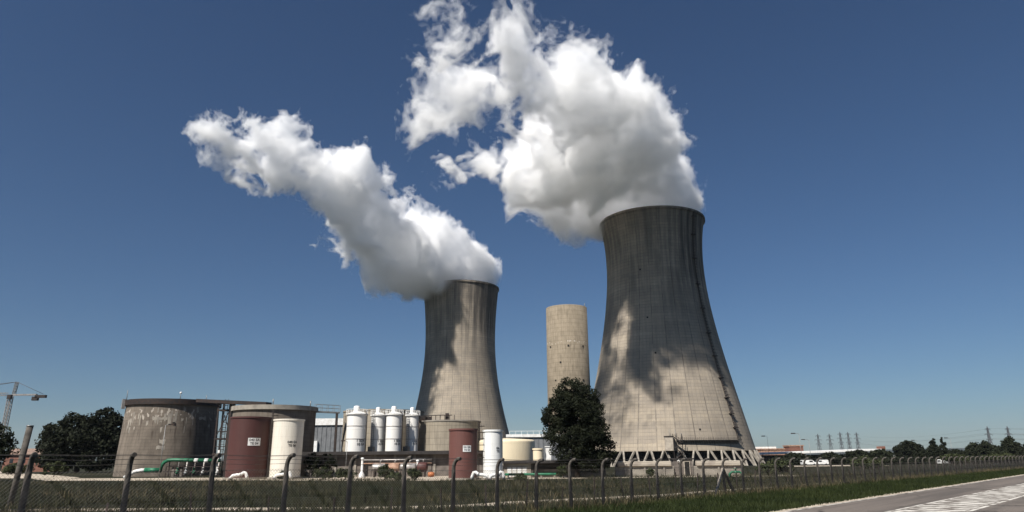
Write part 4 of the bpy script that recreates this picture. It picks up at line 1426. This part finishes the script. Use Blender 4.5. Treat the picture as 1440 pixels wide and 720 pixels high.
make_tree('evergreen_tree', 'tall dense dark evergreen tree in front of the concrete stack and larger tower', 'tree', (7.6, 86.0, 0),
          [(-0.3, 0, 10.1, 2.0, 2.0, 1.6), (0.9, 0.2, 9.2, 2.2, 2.2, 1.9), (-1.2, -0.3, 8.7, 2.0, 2.0, 1.6), (-2.0, 0.2, 7.2, 2.1, 2.2, 1.5), (1.6, 0, 7.4, 2.1, 2.2, 1.9), (0.2, -0.8, 7.0, 2.5, 2.4, 2.2), (-2.7, 0, 6.6, 1.3, 1.5, 1.0),
           (2.0, -0.2, 5.3, 2.0, 2.2, 1.8), (-1.5, -0.2, 5.0, 2.3, 2.2, 1.6), (0.4, -0.6, 4.4, 2.5, 2.4, 1.9), (2.7, 0, 3.4, 2.0, 2.1, 1.4), (-0.9, 0, 2.8, 2.0, 2.1, 1.2), (3.1, 0.2, 2.2, 1.5, 1.7, 1.0), (1.3, -0.4, 2.0, 2.1, 2.0, 1.3)],
          2.4, 0.32, 0.115, 18, M['leaf_dark'], 0.6)
make_tree('dark_tree', 'broad dark tree with lumpy crown left of the big stained tank', 'tree', (-93.0, 152.0, 0),
          [(-5.4, 0, 8.0, 2.8, 3.0, 2.4), (-2.5, 0, 9.6, 2.6, 3.0, 2.2), (1.6, 0, 9.2, 3.0, 3.0, 2.2), (4.0, 0, 11.2, 2.6, 2.8, 2.0), (6.0, 0.5, 9.6, 2.4, 2.6, 2.0), (6.6, 0, 6.6, 2.5, 2.8, 2.2), (-6.0, 0, 5.0, 2.8, 3.0, 2.6), (-2.0, -1, 6.2, 3.4, 3.2, 2.8), (2.4, -1, 6.6, 3.6, 3.2, 2.8), (4.0, -0.5, 3.2, 4.0, 3.0, 2.6), (-3.6, -0.5, 2.8, 4.2, 3.0, 2.4), (8.6, 1, 4.2, 1.6, 1.8, 2.0)],
          3.0, 0.45, 0.3, 8, M['leaf_dark'], 1.1)
make_tree('edge_tree', 'small dark tree cut off by the left edge of the picture', 'tree', (-68.0, 92.0, 0),
          [(0, 0, 5.4, 2.0, 2.0, 1.7), (1.4, 0, 4.2, 1.6, 1.6, 1.2), (-1.5, 0, 4.0, 1.7, 1.8, 1.5), (0.3, 0, 2.6, 2.0, 1.8, 1.3)], 1.6, 0.2, 0.2, 10, M['leaf_mid'], 0.7)

RT = [  # tree row on the right: x, y, height, width, kind
    (178.5, 322, 9.8, 10.5, 'r', 'round dark tree at the left end of the right tree row, behind the white shed'),
    (188.5, 335, 9.6, 9.0, 'r', 'round tree in the right tree row between the leftmost tree and the poplars'),
    (190.4, 322, 11.8, 3.6, 'p', 'taller poplar with pointed crown, left one of the pair'),
    (195.0, 322, 11.0, 3.4, 'p', 'shorter poplar with pointed crown, right one of the pair'),
    (201.5, 326, 6.6, 11, 'r', 'low bushy tree immediately right of the two poplars'),
    (210.0, 322, 9.2, 12, 'r', 'bushy tree below the left large pylon, in the right tree row'),
    (219.5, 330, 9.4, 11, 'r', 'bushy tree between the two large pylons in the right tree row'),
    (225.5, 322, 11.4, 8, 'r', 'taller bushy tree directly below the right large pylon'),
    (240.0, 322, 13.8, 9, 'r', 'tallest rounded tree cut off by the right edge of the picture'),
    (232.5, 328, 8.6, 10, 'r', 'low tree between the right large pylon and the right picture edge'),
    (204.0, 345, 8.6, 12, 'r', 'dark bushy tree between the poplars and the left large pylon, set back'),
    (214.5, 318, 8.0, 11, 'r', 'lower bushy tree right of the left large pylon foot'),
    (229.0, 316, 8.4, 11, 'r', 'bushy tree right of the taller tree below the right large pylon'),
    (183.5, 318, 6.6, 9, 'r', 'low bushy tree between the leftmost round tree and the poplars'),
    (118.0, 300, 6.0, 12, 'r', 'low bushy tree under the left half of the long canopy roof'),
    (131.0, 296, 5.8, 13, 'r', 'low bushy tree under the middle of the long canopy roof'),
    (145.5, 300, 6.4, 12, 'r', 'bushy tree under the right half of the long canopy roof'),
    (158.0, 304, 6.8, 12, 'r', 'bushy tree under the right end of the long canopy roof')]
for x, y, h, w, kd, lab in RT:
    h *= 1.22
    if kd == 'p':
        lobes = [(0, 0, h * f, w * 0.5 * s, w * 0.5 * s, h * 0.16) for f, s in ((0.2, 0.75), (0.38, 1.0), (0.56, 0.9), (0.72, 0.65), (0.86, 0.35))]
        make_tree('poplar_tree', lab, 'tree', (x, y, gz(y)), lobes, h * 0.15, 0.25, 0.34, 9, M['leaf_dark'], 0.6, 'poplars right of the canopy')
    else:
        lobes = [(random.uniform(-.28, .28) * w, random.uniform(-.2, .2) * w, h * random.uniform(0.42, 0.72), w * 0.27, w * 0.27, h * 0.26) for _ in range(5)] + [(0, 0, h * 0.76, w * 0.24, w * 0.24, h * 0.22), (-0.25 * w, 0, h * 0.3, w * 0.28, w * 0.28, h * 0.25), (0.25 * w, 0, h * 0.3, w * 0.28, w * 0.28, h * 0.25)]
        make_tree('broadleaf_tree', lab, 'tree', (x, y, gz(y)), lobes, h * 0.25, 0.3, 0.42, 6, M['leaf_mid'] if random.random() < 0.4 else M['leaf_dark'], 1.0, 'trees along the right horizon')

BS = [  # x, y, width, height
    (-27.0, 94.5, 3.0, 3.4, 'tall dark ivy-like bush beside the cream tank'), (-24.6, 95.5, 2.8, 3.3, 'tall dark bush at the left end of the dark building'),
    (-29.0, 90.2, 1.5, 1.2, 'small bush at the foot of the cream tank'),
    (-22.6, 86.0, 2.6, 1.5, 'low scrub bush in the grass below the widest silo'), (-19.8, 84.0, 3.0, 1.5, 'low scrub bush below the slim second silo'),
    (-15.0, 83.0, 3.4, 1.6, 'low scrub bush below the rusty vessel'), (-11.5, 82.5, 2.6, 1.3, 'low scrub bush below the orange drum'),
    (-13.2, 80.0, 1.5, 0.8, 'small scrub bush in front of the longest silver vessel'), (0.6, 76.0, 1.6, 0.7, 'low scrub bush right of the narrow white tank'),
    (5.8, 84.5, 1.8, 1.6, 'pale bush at the left foot of the tall evergreen tree'), (16.5, 86.6, 0.7, 0.9, 'tiny dark conifer bush against the left concrete wall'),
    (30.5, 86.0, 3.0, 1.6, 'bush right of the two low concrete walls'), (-72.0, 112.0, 3.2, 2.6, 'bush at the left foot of the big stained tank'),
    (-96.0, 138.0, 4.0, 2.2, 'bush below the left part of the broad dark tree'), (-106.0, 140.0, 5.0, 2.6, 'bush left of the broad dark tree'),
    (62.0, 126.0, 5.0, 1.6, 'bush right of the two vans under the canopy'), (74.0, 150.0, 6.0, 1.9, 'bush behind the fence below the canopy end'), (104.0, 168.0, 7.0, 2.2, 'bush behind the fence below the right tree row'), (124.0, 180.0, 8.0, 2.4, 'bush behind the fence near the right picture edge'), (38.5, 104.0, 4.0, 1.7, 'bush left of the two vans under the canopy')]
for x, y, w, h, lab in BS:
    lobes = [(random.uniform(-.3, .3) * w, random.uniform(-.25, .25) * w, h * random.uniform(0.3, 0.6), w * 0.3, w * 0.3, h * 0.36) for _ in range(4)] + [(0, 0, h * 0.62, w * 0.28, w * 0.28, h * 0.34)]
    make_tree('bush', lab, 'bush', (x, y, gz(y)), lobes, h * 0.3, 0.06, 0.13 if y < 100 else 0.2, 26 if w < 2.5 else 14, M['leaf_dark'] if h > 3 else M['leaf_shrub'], 0.3 if w < 3.5 else 0.5, 'bushes around the plant')


_c, _r, _n = [], [], []
for k in range(420):
    t_ = rng.uniform(0, 1)
    x, y = 78 + 150 * t_ + rng.normal(0, 3), 205 + 95 * t_ + rng.normal(0, 4)
    _c.append((x, y, gz(y) + rng.uniform(0.4, 2.6 + 2.2 * t_))); _r.append(rng.uniform(0.9, 1.7)); _n.append(60)
_V, _F = leaf_cloud(_c, _r, _n, 0.38)
kind(np_mesh('scrub', _V, _F, M['leaf_dark']), 'stuff')


# ------------------------------------------------------------------ perimeter fence
def fence_z(x):
    return float(np.interp(x, [-16, -8, 0, 15, 40, 110], [0.32, 0.25, 0.0, -0.12, -0.28, -0.5]))


FX0, DX = -14.7, 1.745
npost = 68
fen = thing('perimeter_fence', 'long chain-link fence on concrete posts with curved tops', 'fence', (0, 32, 0))
out = Vector((1, -1, 0)).normalized()
pm = MB()
HT = 2.4
path = [(0, 0, -0.6), (0, 0, 1.0), (0, 0, HT - 0.5)] + [tuple(out * (0.34 * (1 - math.cos(w))) + Vector((0, 0, HT - 0.5 + 0.42 * math.sin(w)))) for w in np.linspace(0.25, PI / 2, 7)] + [tuple(out * 0.42 + Vector((0, 0, HT - 0.085)))]
pm.tube(path, [0.088, 0.085, 0.08] + [0.075] * 7 + [0.07], 8)
proto = pm.build('post', M['post_concrete'], fen)
posts = []
for k in range(npost):
    x = FX0 + k * DX
    o = proto if k == 0 else proto.copy()
    if k:
        COL.objects.link(o)
        o.parent = fen
    o.location = (x, x, fence_z(x))
    o.rotation_euler = (random.gauss(0, 0.012), random.gauss(0, 0.012), random.gauss(0, 0.06))
    posts.append(x)
for k in (15,):
    x = FX0 + 16 * DX - 0.02
    for s in (-1, 1):
        e = s * 1.05
        MB().bar((x, x, fence_z(x) + 1.75), (x + e, x + e, -0.3), 0.12, 0.12).build('brace_strut', M['post_concrete'] if s > 0 else M['pale_concrete'], fen)
XE = posts[-1]


def wire_run(mb, z, off, sag=0.02, r=0.006):
    pts = []
    for i in range(npost - 1):
        a, b_ = posts[i], posts[i + 1]
        for t_ in (0, 0.5):
            x = a + (b_ - a) * t_
            zz = fence_z(a) + (fence_z(b_) - fence_z(a)) * t_ + z - (sag if t_ else 0)
            pts.append((x + off * out.x, x + off * out.y, zz))
    mb.tube(pts, r, 4, False)


wb = MB()
for z, off in ((2.06, 0.075), (2.2, 0.16), (2.31, 0.28), (2.33, 0.42)):
    wire_run(wb, z, off, 0.03, 0.007)
wb.build('barbed_wire', M['wire'], fen)
wb = MB()
for z in (0.08, 0.95, 1.85):
    wire_run(wb, z, 0.09, 0.0, 0.006)
wb.build('tension_wire', M['wire'], fen)
# chain link: two families of slanting wires, each a thin three-sided prism
H0, H1, pitch = 0.05, 1.88, 0.105
V, F = [], []
ln = (XE - FX0) * math.sqrt(2)
ss = np.arange(-(H1 - H0), ln, pitch)
for sgn in (1, -1):
    for s in ss:
        s0, s1 = (s, s + (H1 - H0))
        z0, z1 = (H0, H1) if sgn > 0 else (H1, H0)
        a, b_ = max(s0, 0.0), min(s1, ln)
        if b_ - a < 0.05:
            continue
        za, zb = z0 + (z1 - z0) * (a - s0) / (s1 - s0), z0 + (z1 - z0) * (b_ - s0) / (s1 - s0)
        x0, x1 = FX0 + a / math.sqrt(2), FX0 + b_ / math.sqrt(2)
        w = 0.0034
        for (x, z) in ((x0, za + fence_z(x0)), (x1, zb + fence_z(x1))):
            X, Y = x + 0.095 * out.x, x + 0.095 * out.y
            V += [(X, Y, z + w), (X + out.x * w, Y + out.y * w, z - w * 0.7), (X - out.x * w, Y - out.y * w, z - w * 0.7)]
        n0 = len(V) - 6
        for i in range(3):
            j = (i + 1) % 3
            F.append((n0 + i, n0 + j, n0 + 3 + j, n0 + 3 + i))
np_mesh('chain_link', V, F, M['wire'], fen)

# second, lower stake fence just inside
inf = thing('stake_fence', 'low wire fence on thin steel stakes in the grass behind the tall fence', 'fence', (-1.6, 33.6, 0))
sk = MB()
sk.bar((0, 0, -0.2), (0, 0, 1.35), 0.045)
sk.bar((0, 0.04, -0.2), (0, 0.04, 1.35), 0.02)
s0 = sk.build('stake', M['dark_steel'], inf)
sx = []
for k in range(46):
    x = -13 + k * 1.9
    o = s0 if k == 0 else s0.copy()
    if k:
        COL.objects.link(o)
        o.parent = inf
    o.location = (x, x, 0)
    o.rotation_euler = (random.gauss(0, 0.06), random.gauss(0, 0.07), random.uniform(0, 3))
    o.scale = (1, 1, random.uniform(0.7, 1.1))
    sx.append(x)
w = MB()
for z in (0.5, 0.85):
    w.tube([(x, x, z + random.gauss(0, 0.02)) for x in sx], 0.004, 3, False)
w.build('strand_wire', M['wire'], inf)


# ------------------------------------------------------------------ grass
def blades(name, n, sampler, hmin, hmax, mat, wd=0.018):
    P = sampler(n)
    n = len(P)
    h = rng.uniform(hmin, hmax, n) * rng.uniform(0.5, 1.0, n)
    a = rng.uniform(0, 2 * PI, n)
    lean = rng.normal(0, 0.35, (n, 2)) * h[:, None]
    w = wd * rng.uniform(0.7, 1.5, n)
    dx, dy = np.cos(a) * w, np.sin(a) * w
    z0 = np.zeros(n)
    b0 = np.stack([P[:, 0] - dx, P[:, 1] - dy, z0], 1)
    b1 = np.stack([P[:, 0] + dx, P[:, 1] + dy, z0], 1)
    tp = np.stack([P[:, 0] + lean[:, 0], P[:, 1] + lean[:, 1], h], 1)
    V = np.stack([b0, b1, tp], 1).reshape(-1, 3)
    o = np_mesh(name, V, np.arange(3 * n).reshape(-1, 3), mat)
    return kind(o, 'stuff')


def clumpy(P, scale, thr):
    s = np.sin(P[:, 0] * scale) * np.cos(P[:, 1] * scale * 1.3 + 1) + 0.6 * np.sin(P[:, 0] * scale * 2.7 + P[:, 1] * scale * 1.9) + rng.normal(0, 0.5, len(P))
    return P[s > thr]


def s_verge(n):
    s = rng.uniform(-32, 110, n) if n else None
    s = -32 + 150 * rng.uniform(0, 1, n) ** 1.5
    o = -rng.uniform(0.25, 9.5, n)
    P = np.stack([E0.x + RD.x * s + RN.x * o, E0.y + RD.y * s + RN.y * o], 1)
    return clumpy(P, 0.7, -0.9)


def in_track(P):
    yl = np.interp(P[:, 0], [p[0] for p in tl], [p[1] for p in tl])
    yr = np.interp(P[:, 0], [p[0] for p in tr], [p[1] for p in tr])
    return (P[:, 1] > yr + 0.1) & (P[:, 1] < yl - 0.1)


def s_field(n):
    y = 24 + 66 * rng.uniform(0, 1, n) ** 1.4
    x = rng.uniform(-0.78, 0.72, n) * y * 1.02
    P = np.stack([x, y], 1)
    P = P[(P[:, 1] - P[:, 0]) > 31.0]
    P = P[~in_track(P)]
    P = P[~((P[:, 1] > 78.5) & (P[:, 0] > -11) & (P[:, 0] < 8))]
    P = P[~((P[:, 1] > 86) & (P[:, 0] < -11))]
    return clumpy(P, 0.35, -0.6)


def s_foot(n):
    x = rng.uniform(-14, 90, n)
    P = np.stack([x + rng.normal(0, 0.45, n), x + 32 + rng.normal(0, 0.45, n)], 1)
    return clumpy(P, 0.9, 0.1)


M['dry_blade'] = leaf_mat('dry_grass_blades', (0.07, 0.058, 0.032), (0.13, 0.105, 0.06), 0.5)
blades('dry_grass', 26000, s_foot, 0.2, 0.75, M['dry_blade'], 0.014)
blades('dry_field_grass', 60000, lambda n: (lambda P: P[(np.sin(P[:, 0] * 0.21 + 1) + np.sin(P[:, 1] * 0.33 + P[:, 0] * 0.12)) > 0.55])(s_field(n)), 0.2, 0.6, M['dry_blade'], 0.02)
blades('grass', 150000, s_field, 0.15, 0.62, M['grass_blade'], 0.022)
blades('verge_grass', 170000, s_verge, 0.08, 0.42, M['verge_blade'], 0.016)


# ------------------------------------------------------------------ air
hz_m = bpy.data.materials.new('air_haze')
hz_m.use_nodes = True
hz_m.node_tree.nodes.clear()
_o = hz_m.node_tree.nodes.new('ShaderNodeOutputMaterial')
_v = hz_m.node_tree.nodes.new('ShaderNodeVolumePrincipled')
_v.inputs['Color'].default_value = (0.8, 0.87, 0.95, 1)
_v.inputs['Density'].default_value = 0.00004
_v.inputs['Anisotropy'].default_value = 0.2
hz_m.node_tree.links.new(_v.outputs[0], _o.inputs['Volume'])
hz_m.cycles.homogeneous_volume = True
kind(MB().box((0, 3900, 145), (19000, 9000, 300.0)).build('haze', hz_m), 'stuff')


# ------------------------------------------------------------------ steam plumes
class Perlin:
    def __init__(self, seed):
        r = np.random.default_rng(seed)
        self.p = r.permutation(256).astype(np.int32)
        self.p = np.concatenate([self.p, self.p, self.p])
        g = r.normal(size=(256, 3))
        self.g = (g / np.linalg.norm(g, axis=1)[:, None]).astype(np.float32)

    def __call__(self, P):
        i = np.floor(P).astype(np.int32)
        f = (P - i).astype(np.float32)
        i &= 255
        u = f * f * f * (f * (f * 6 - 15) + 10)
        out = np.zeros(len(P), np.float32)
        for dx in (0, 1):
            wx = u[:, 0] if dx else 1 - u[:, 0]
            for dy in (0, 1):
                wy = u[:, 1] if dy else 1 - u[:, 1]
                for dz in (0, 1):
                    wz = u[:, 2] if dz else 1 - u[:, 2]
                    h = self.p[self.p[self.p[i[:, 0] + dx] + i[:, 1] + dy] + i[:, 2] + dz]
                    gg = self.g[h]
                    d = gg[:, 0] * (f[:, 0] - dx) + gg[:, 1] * (f[:, 1] - dy) + gg[:, 2] * (f[:, 2] - dz)
                    out += wx * wy * wz * d
        return out


def surface_nets(val, origin, step):
    """isosurface val = 0 (inside where val > 0)"""
    s = val > 0
    nx, ny, nz = val.shape
    S = np.zeros((nx - 1, ny - 1, nz - 1), np.int8)
    for dx in (0, 1):
        for dy in (0, 1):
            for dz in (0, 1):
                S += s[dx:nx - 1 + dx, dy:ny - 1 + dy, dz:nz - 1 + dz]
    act = (S > 0) & (S < 8)
    idx = np.full(act.shape, -1, np.int32)
    ci = np.argwhere(act)
    idx[act] = np.arange(len(ci))
    acc = np.zeros((len(ci), 3)); cnt = np.zeros(len(ci))
    corners = [(a, b, c) for a in (0, 1) for b in (0, 1) for c in (0, 1)]
    for a in corners:
        for ax in range(3):
            if a[ax] == 0:
                b = list(a); b[ax] = 1
                va = val[ci[:, 0] + a[0], ci[:, 1] + a[1], ci[:, 2] + a[2]]
                vb = val[ci[:, 0] + b[0], ci[:, 1] + b[1], ci[:, 2] + b[2]]
                m = (va > 0) != (vb > 0)
                t = np.zeros_like(va)
                t[m] = va[m] / (va[m] - vb[m])
                for q in range(3):
                    acc[m, q] += a[q] + (t[m] if q == ax else 0)
                cnt[m] += 1
    V = (ci + acc / cnt[:, None]) * step + origin
    Fs = []
    for ax in range(3):
        sl0, sl1 = [slice(None)] * 3, [slice(None)] * 3
        sl0[ax] = slice(0, -1); sl1[ax] = slice(1, None)
        a, b = s[tuple(sl0)], s[tuple(sl1)]
        e = np.argwhere(a != b)
        o1, o2 = [q for q in range(3) if q != ax]
        e = e[(e[:, o1] > 0) & (e[:, o2] > 0) & (e[:, o1] < val.shape[o1] - 1) & (e[:, o2] < val.shape[o2] - 1)]
        flip = s[e[:, 0], e[:, 1], e[:, 2]]
        if ax == 1:
            flip = ~flip
        quad = []
        for d1, d2 in ((0, 0), (1, 0), (1, 1), (0, 1)):
            c = e.copy()
            c[:, o1] -= d1; c[:, o2] -= d2
            quad.append(idx[c[:, 0], c[:, 1], c[:, 2]])
        q = np.stack(quad, 1)
        q[~flip] = q[~flip][:, ::-1]
        Fs.append(q)
    F = np.concatenate(Fs)
    return V, F[(F >= 0).all(1)]


def plume(label, axis, blobs, step, seed, amp, dens, core_in, mouth):
    """blobs: (x, y, z, r, wisp)"""
    B = np.array(blobs, float)
    lo = (B[:, :3] - B[:, 3:4] * 1.15).min(0) - 6
    hi = (B[:, :3] + B[:, 3:4] * 1.15).max(0) + 6
    n = np.ceil((hi - lo) / step).astype(int)
    gx, gy, gz_ = [lo[i] + step * np.arange(n[i]) for i in range(3)]
    P = np.stack(np.meshgrid(gx, gy, gz_, indexing='ij'), -1).reshape(-1, 3).astype(np.float32)
    k = 6.0
    acc = np.zeros(len(P), np.float32)
    wsum = np.zeros(len(P), np.float32)
    for x, y, z, r, w in B:
        d = np.sqrt(((P - np.array([x, y, z], np.float32)) ** 2).sum(1)) - r
        e = np.exp(np.clip(-d / k, -30, 30))
        acc += e
        wsum += e * w
    s = k * np.log(acc + 1e-12)                 # > 0 inside, metres
    wisp = wsum / (acc + 1e-12)
    near = s > -amp * 1.6
    val = np.full(len(P), -5.0, np.float32)
    Q = P[near]
    wv = wisp[near]
    n1, n2, n3 = Perlin(seed), Perlin(seed + 1), Perlin(seed + 2)
    warp = np.stack([n1(Q / 26.0), n2(Q / 26.0 + 9.7), n3(Q / 26.0 + 31.3)], 1) * 9.0
    warp += np.stack([n2(Q / 9.0 + 3), n3(Q / 9.0 + 17), n1(Q / 9.0 + 23)], 1) * 3.0
    Qw = Q + warp
    f = np.zeros(len(Q), np.float32)
    a, wl = 1.0, 38.0
    for o_ in range(6):
        v = (n1, n2, n3)[o_ % 3](Qw / wl + 13.1 * o_)
        f += a * ((0.36 - np.abs(v) * 1.9) if o_ < 4 else v * 1.5)
        a *= 0.67; wl *= 0.48
    sv = s[near]
    # the steam leaves the mouth cleanly, then breaks up
    dax = np.hypot(Q[:, 0] - axis[0], Q[:, 1] - axis[1])
    rise = np.clip(np.maximum((Q[:, 2] - mouth) / 16.0, (dax - 29.0) / 10.0), 0.3, 1.0)
    val[near] = sv + amp * (f - 0.14 - 0.5 * wv) * (0.8 + 0.75 * wv) * rise
    val = val.reshape(n)
    val[0] = val[-1] = -5; val[:, 0] = val[:, -1] = -5; val[:, :, 0] = val[:, :, -1] = -5
    V, F = surface_nets(val, lo, step)
    c = Vector(axis)
    o = np_mesh('steam_plume', V - np.array(c), F, steam_material('thin_steam', dens[0]), None, True)
    o.location = c
    tag(o, label, 'steam', 'steam plumes from the cooling towers')
    for ci_, dn in zip(core_in, dens[1:]):
        V, F = surface_nets(val - ci_, lo, step)
        np_mesh('dense_core', V - np.array(c), F, steam_material('dense_steam', dn), o, True)
    return o, len(F)


BIG = [(73.8, 344.0, 124.4, 21.3, 0.00), (87.9, 343.0, 132.8, 12.2, 0.00), (70.5, 340.0, 138.3, 20.5, 0.00), (52.7, 346.0, 129.0, 14.6, 0.15), (33.1, 338.0, 126.6, 14.2, 0.35), (15.2, 318.0, 129.2, 16.3, 0.55), (3.8, 306.0, 134.1, 12.4, 0.60), (29.0, 293.2, 137.0, 23.3, 0.35), (51.9, 289.6, 146.0, 21.9, 0.20), (68.2, 304.6, 143.0, 15.9, 0.10), (31.1, 262.9, 148.0, 18.9, 0.50), (18.0, 247.0, 150.0, 11.0, 0.90), (6.9, 240.4, 150.0, 7.4, 0.90), (38.4, 248.4, 148.0, 11.1, 0.45), (14.3, 266.7, 140.0, 14.7, 1.00), (53.7, 264.5, 148.0, 10.4, 0.40), (24.4, 235.7, 152.0, 6.7, 0.80), (-3.8, 237.6, 150.0, 9.5, 0.65), (-5.7, 224.5, 155.0, 7.8, 0.70), (-6.5, 214.2, 160.0, 7.0, 0.75), (-6.7, 204.2, 165.0, 7.1, 0.80), (-14.1, 241.4, 147.0, 9.1, 0.65), (-22.0, 248.3, 144.0, 9.9, 0.65), (-31.3, 259.4, 140.0, 10.5, 0.70), (-25.9, 228.6, 148.0, 8.4, 0.75), (-24.6, 215.1, 150.0, 6.2, 0.75), (-35.5, 270.5, 138.0, 7.8, 0.75), (-29.1, 289.3, 134.0, 9.8, 1.15), (-4.6, 273.3, 135.0, 8.4, 0.90), (-8.8, 291.2, 130.0, 9.2, 0.85), (-29.9, 305.5, 132.0, 7.6, 1.30), (7.9, 250.0, 146.0, 8.2, 1.40)]
SMALL = [(-31.9, 476.0, 124.7, 16.4, 0.00), (-45.1, 474.0, 129.6, 19.4, 0.00), (-24.7, 476.0, 128.9, 11.8, 0.00), (-35.3, 464.0, 139.3, 12.6, 0.00), (-51.9, 457.0, 129.7, 20.8, 0.00), (-63.0, 448.0, 126.8, 18.9, 0.15), (-76.3, 438.0, 136.0, 21.9, 0.25), (-60.1, 440.0, 146.6, 16.4, 0.30), (-89.8, 420.0, 144.2, 19.8, 0.50), (-74.9, 424.0, 159.3, 14.6, 0.60), (-105.3, 408.0, 142.2, 18.0, 0.80), (-119.4, 392.0, 149.7, 16.5, 0.90), (-99.7, 392.0, 163.6, 16.7, 0.45), (-99.5, 384.0, 176.2, 11.7, 0.30), (-121.0, 378.0, 166.3, 15.3, 0.95), (-130.5, 362.0, 173.8, 12.0, 0.80), (-134.5, 366.0, 157.7, 14.0, 0.90), (-142.5, 346.0, 170.7, 11.1, 0.95), (-147.7, 346.0, 159.6, 12.2, 0.90), (-158.7, 326.0, 166.1, 9.0, 0.75), (-153.4, 328.0, 158.0, 7.8, 0.85), (-148.1, 332.0, 163.1, 9.1, 0.95), (-88.7, 408.0, 169.0, 12.8, 0.90), (-81.8, 438.0, 119.3, 14.2, 0.50), (-127.6, 360.0, 186.4, 7.4, 0.70)]
plume('larger billowing white steam plume pouring from the nearer cooling tower', (72.8, 337, 118), BIG, 0.8, 21, 14.5, (0.035, 0.09, 0.11, 0.06), (1.2, 3.5, 8.0), 118)
plume('smaller white steam plume drifting left from the farther cooling tower', (-36.4, 472, 117), SMALL, 1.0, 57, 14.5, (0.035, 0.09, 0.11, 0.06), (1.2, 3.5, 8.0), 117)
